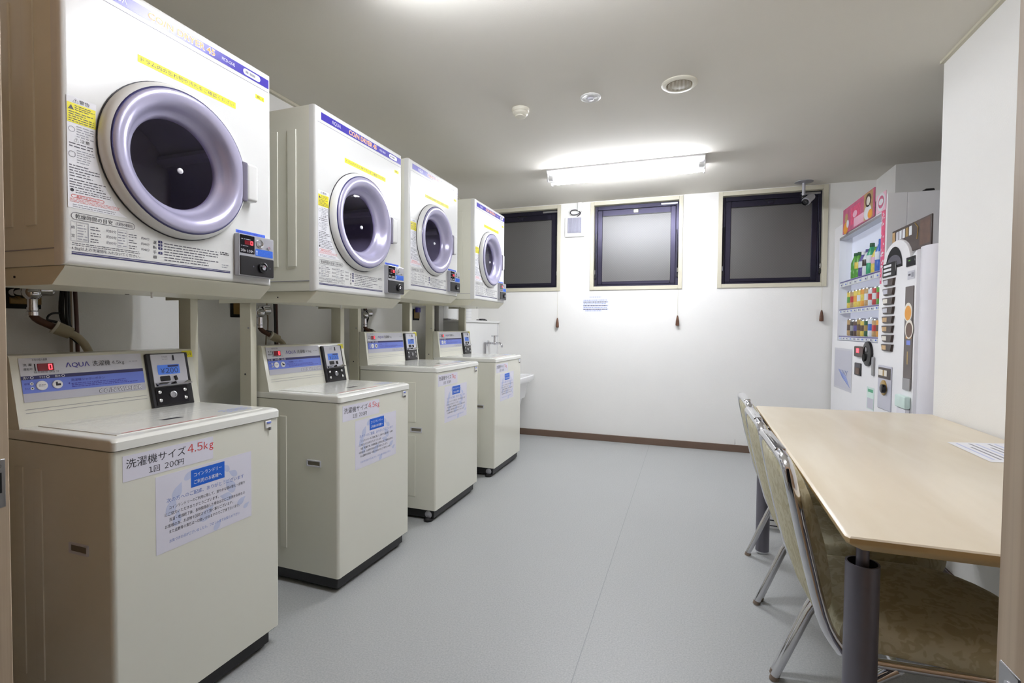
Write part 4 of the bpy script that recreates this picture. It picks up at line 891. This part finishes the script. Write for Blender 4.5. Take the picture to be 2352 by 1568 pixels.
# drinks on display: each its own thing
def bottle(y, z, col, cap_, h, r, lab, label):
    b = B(); b.lathe((0, 0, 0), (0, 0, 1), [(r * .9, 0), (r, .008), (r, h * .28), (r * .93, h * .32), (r, h * .36), (r, h * .60), (r * .55, h * .80), (r * .42, h * .86)], col, 18, mats=[col, col, col, col, lab, col, col])
    b.lathe((0, 0, h * .86), (0, 0, 1), [(r * .46, 0), (r * .48, h * .02), (r * .46, h * .12), (0, h * .125)], cap_, 14, cap=False)
    o = b.done('drink_bottle'); o.location = (VX + .055, y, z); return tag(o, label, 'bottle', 'bottles on the top vending shelf')
def can(y, z, body, band, h, r, label, group):
    b = B(); b.lathe((0, 0, 0), (0, 0, 1), [(r * .85, 0), (r, .006), (r, h * .32), (r, h * .66), (r, h - .01), (r * .85, h), (r * .8, h - .003), (0, h - .003)], body, 18, mats=[body, body, band, body, 'steel', 'steel', 'steel'])
    o = b.done('drink_can'); o.location = (VX + .055, y, z); return tag(o, label, 'can', group)
tops = [('green', 'green_dark', .205, .033, 'green', 'green tea bottle with dark cap at the window end of the top vending shelf'), ('green', 'green_dark', .2, .033, 'yellow', 'green bottle with yellow band on the top vending shelf'),
        ('violet', 'white_plastic', .19, .032, 'label_white', 'violet bottle with white cap on the top vending shelf'), ('label_white', 'violet', .195, .032, 'coffee_dark', 'white bottle with dark band on the top vending shelf'),
        ('teal', 'green_dark', .225, .033, 'label_white', 'teal bottle with green cap on the top vending shelf'), ('yellow', 'green', .185, .03, 'pink_pale', 'yellow bottle with green cap on the top vending shelf'),
        ('blue', 'blue', .225, .034, 'label_white', 'blue bottle with white band on the top vending shelf'), ('blue', 'white_plastic', .2, .033, 'blue', 'blue bottle with white cap beside the pink strip')]
for k, a in enumerate(tops): bottle(4.49 - k * .087, SH[0][0], a[0], a[1], a[2], a[3], a[4], a[5])
mid = [('yellow', 'green', 'yellow can with green band'), ('tan', 'red', 'tan can with red band'), ('yellow', 'amber', 'yellow can with amber band'), ('yellow', 'label_white', 'yellow can with white band'), ('amber', 'yellow', 'amber can with yellow band'), ('tan', 'label_white', 'tan can with white band'), ('label_white', 'red', 'white can with red band'), ('red', 'label_white', 'red can with white band'), ('green', 'red', 'green can with red band'), ('label_white', 'violet', 'white can with violet band')]
for k, a in enumerate(mid): can(4.58 - k * .081, SH[1][0], a[0], a[1], .135 if k < 6 else .125, .030, a[2] + ' on the middle vending shelf', 'cans on the middle vending shelf')
low = [('tan', 'coffee', 'tan can with coffee brown band'), ('coffee_dark', 'steel', 'dark coffee can with steel band'), ('coffee', 'violet', 'brown can with violet band'), ('gold', 'coffee', 'gold can with brown band'), ('yellow', 'coffee', 'yellow can with brown band'), ('green_dark', 'gold', 'dark green can with gold band'), ('label_white', 'blue', 'white can with blue band'), ('tan', 'red', 'tan can with red stripe'), ('amber', 'coffee', 'amber can with brown band'), ('green_dark', 'label_white', 'dark green can with white band')]
for k, a in enumerate(low): can(4.565 - k * .08, SH[2][0], a[0], a[1], .12 if k % 3 else .132, .029, a[2] + ' on the lowest vending shelf', 'cans on the lowest vending shelf')

# ------------------------------------------------------------------ coffee cup vending machine (faces -X)
cm = thing('coffee_vending_machine', 'grey white cup coffee vending machine with column of brown buttons', 'vending machine', (1.13, 3.30, 0)); cy = 3.30; x0, x1 = 2.955, 3.675
b = B(); b.box(.05, .74, x0 - cy, x1 - cy, .04, 1.53, 'vend_lilac', .01, 2)
b.box(.08, .2, x0 - cy - .004, x0 - cy, .1, 1.5, 'plate_grey'); b.done('body', cm)
b = B()     # front door with domed display hump
prof = [(x1 - cy, .06), (x1 - cy, 1.50)]
for k in range(13): a = PI * k / 12; prof.append((3.455 - cy + .2 * math.cos(a), 1.50 + .135 * math.sin(a)))
prof += [(3.20 - cy, 1.53), (3.18 - cy, 1.54), (3.17 - cy, 1.54), (3.17 - cy, .06)]
b.loft([[(.06, y, z) for y, z in prof], [(.006, y, z) for y, z in prof], [(0, y * .99, z - .004) for y, z in prof]], 'vend_white', True, True); b.done('front_door', cm)
b = B()     # rounded column at the side
sec = [(.06, 3.17)] + [(.06 - .075 * math.sin(PI * k / 10), 3.17 - (3.17 - x0) * (1 - math.cos(PI * k / 10)) / 2) for k in range(1, 10)] + [(.06, x0)]
b.loft([[(x, y - cy, .06) for x, y in sec], [(x, y - cy, 1.54) for x, y in sec]], 'vend_lilac', True, True); b.done('side_column', cm)
b = B(); pts = [(3.48 - cy + .125 * math.cos(PI * k / 16), 1.475 + .125 * math.sin(PI * k / 16)) for k in range(17)]; b.poly([(-.0012, y, z) for y, z in pts][::-1], 'black_gloss'); b.poly([(-.0016, y * .9 + .02, 1.49 + (z - 1.475) * .5) for y, z in pts][::-1], 'ink_soft'); b.done('display_window', cm)
b = B(); b.box(-.006, 0, 3.435 - cy, 3.64 - cy, 1.432, 1.515, 'black_plastic', .003, 1)
for k in range(3): nx(b, -.0066, 3.5 - cy, 3.62 - cy, 1.442 + k * .024, 1.456 + k * .024, 'white_ink')
b.done('menu_panel', cm)
for k in range(8):
    zt = 1.42 - k * .0555; b = B()
    b.loft([[(-.001, y - cy, z) for y, z in ((3.445, zt), (3.46, zt - .043), (3.60, zt - .043), (3.62, zt))], [(-.012, y - cy, z) for y, z in ((3.45, zt - .002), (3.466, zt - .04), (3.594, zt - .04), (3.612, zt - .002))]], 'coffee_dark', True, True)
    nx(b, -.0125, 3.53 - cy, 3.6 - cy, zt - .034, zt - .008, ('panel_grey', 'panel_lilac', 'cup_cream', 'panel_grey', 'tan', 'tan', 'cup_cream', 'tan')[k]); b.done('select_button', cm)
b = B(); b.box(-.004, 0, 3.19 - cy, 3.296 - cy, .80, 1.353, 'strip_brown', .002, 1)
for (yy, zz_, rr_) in ((3.25, 1.212, .052), (3.228, 1.12, .052)):
    o_ = 0 if zz_ > 1.2 else .0012; blob(b, -.0046 - o_, yy - cy, zz_, rr_, rr_ * 1.0, 'cup_cream', 28); blob(b, -.005 - o_, yy - cy, zz_ - .004, rr_ * .78, rr_ * .78, 'amber' if zz_ > 1.2 else 'coffee', 28)
nx(b, -.0045, 3.2 - cy, 3.27 - cy, 1.07, 1.095, 'amber'); nx(b, -.0045, 3.21 - cy, 3.26 - cy, 1.035, 1.06, 'panel_blue'); nx(b, -.0045, 3.235 - cy, 3.25 - cy, .93, 1.0, 'gold'); b.done('picture_strip', cm)
b = B(); b.box(-.01, -.002, 3.19 - cy, 3.285 - cy, .79, .855, 'steel', .006, 2); b.done('cup_door', cm)
b = B(); b.box(-.004, 0, 3.185 - cy, 3.297 - cy, 1.46, 1.512, 'black_gloss', .002, 1); nx(b, -.0045, 3.24 - cy, 3.265 - cy, 1.488, 1.495, 'green'); b.done('status_display', cm)
b = B(); nx(b, -.0012, 3.19 - cy, 3.28 - cy, 1.39, 1.435, 'panel_grey'); nx(b, -.0016, 3.2 - cy, 3.23 - cy, 1.40, 1.425, 'ink_pale'); nx(b, -.0016, 3.24 - cy, 3.27 - cy, 1.41, 1.42, 'ink_soft'); b.done('price_card', cm)
b = B(); b.box(-.006, 0, 3.455 - cy, 3.665 - cy, .635, .9, 'panel_lilac', .003, 1); nx(b, -.0066, 3.46 - cy, 3.66 - cy, .822, .888, 'coffee_dark'); nx(b, -.007, 3.52 - cy, 3.655 - cy, .838, .874, 'cup_cream'); nx(b, -.0073, 3.56 - cy, 3.585 - cy, .838, .874, 'gold'); b.done('coin_panel', cm)
b = B(); b.lathe((-.006, 3.56 - cy, .768), (-1, 0, 0), [(.046, 0), (.046, .006), (.04, .009), (0, .009)], 'gold', 28, cap=False); b.lathe((-.012, 3.53 - cy, .765), (-1, 0, 0), [(.026, 0), (.026, .016), (.02, .02), (0, .02)], 'black_gloss', 24, cap=False); b.done('return_dial', cm)
b = B(); b.box(-.03, 0, 3.19 - cy, 3.33 - cy, .69, .76, 'bag_green', .01, 2); b.box(-.022, 0, 3.2 - cy, 3.32 - cy, .6, .69, 'vend_lilac', .006, 2); b.done('lid_dispenser', cm)
b = B(); b.box(.012, .02, 3.05 - cy, 3.555 - cy, 1.545, 1.70, 'coffee_dark', .002, 1)
for k, c_ in enumerate(('panel_grey', 'label_white', 'label_white', 'gold', 'label_white')): nx(b, .0115, 3.46 - cy - k * .045, 3.495 - cy - k * .045, 1.635, 1.685, c_)
nx(b, .0115, 3.51 - cy, 3.55 - cy, 1.6, 1.69, 'tan'); nx(b, .0115, 3.06 - cy, 3.18 - cy, 1.56, 1.69, 'coffee'); b.tube([(.011, 3.24 - cy, 1.69), (.011, 3.2 - cy, 1.66), (.011, 3.21 - cy, 1.6)], .003, 'gold', 5); b.done('header_board', cm)
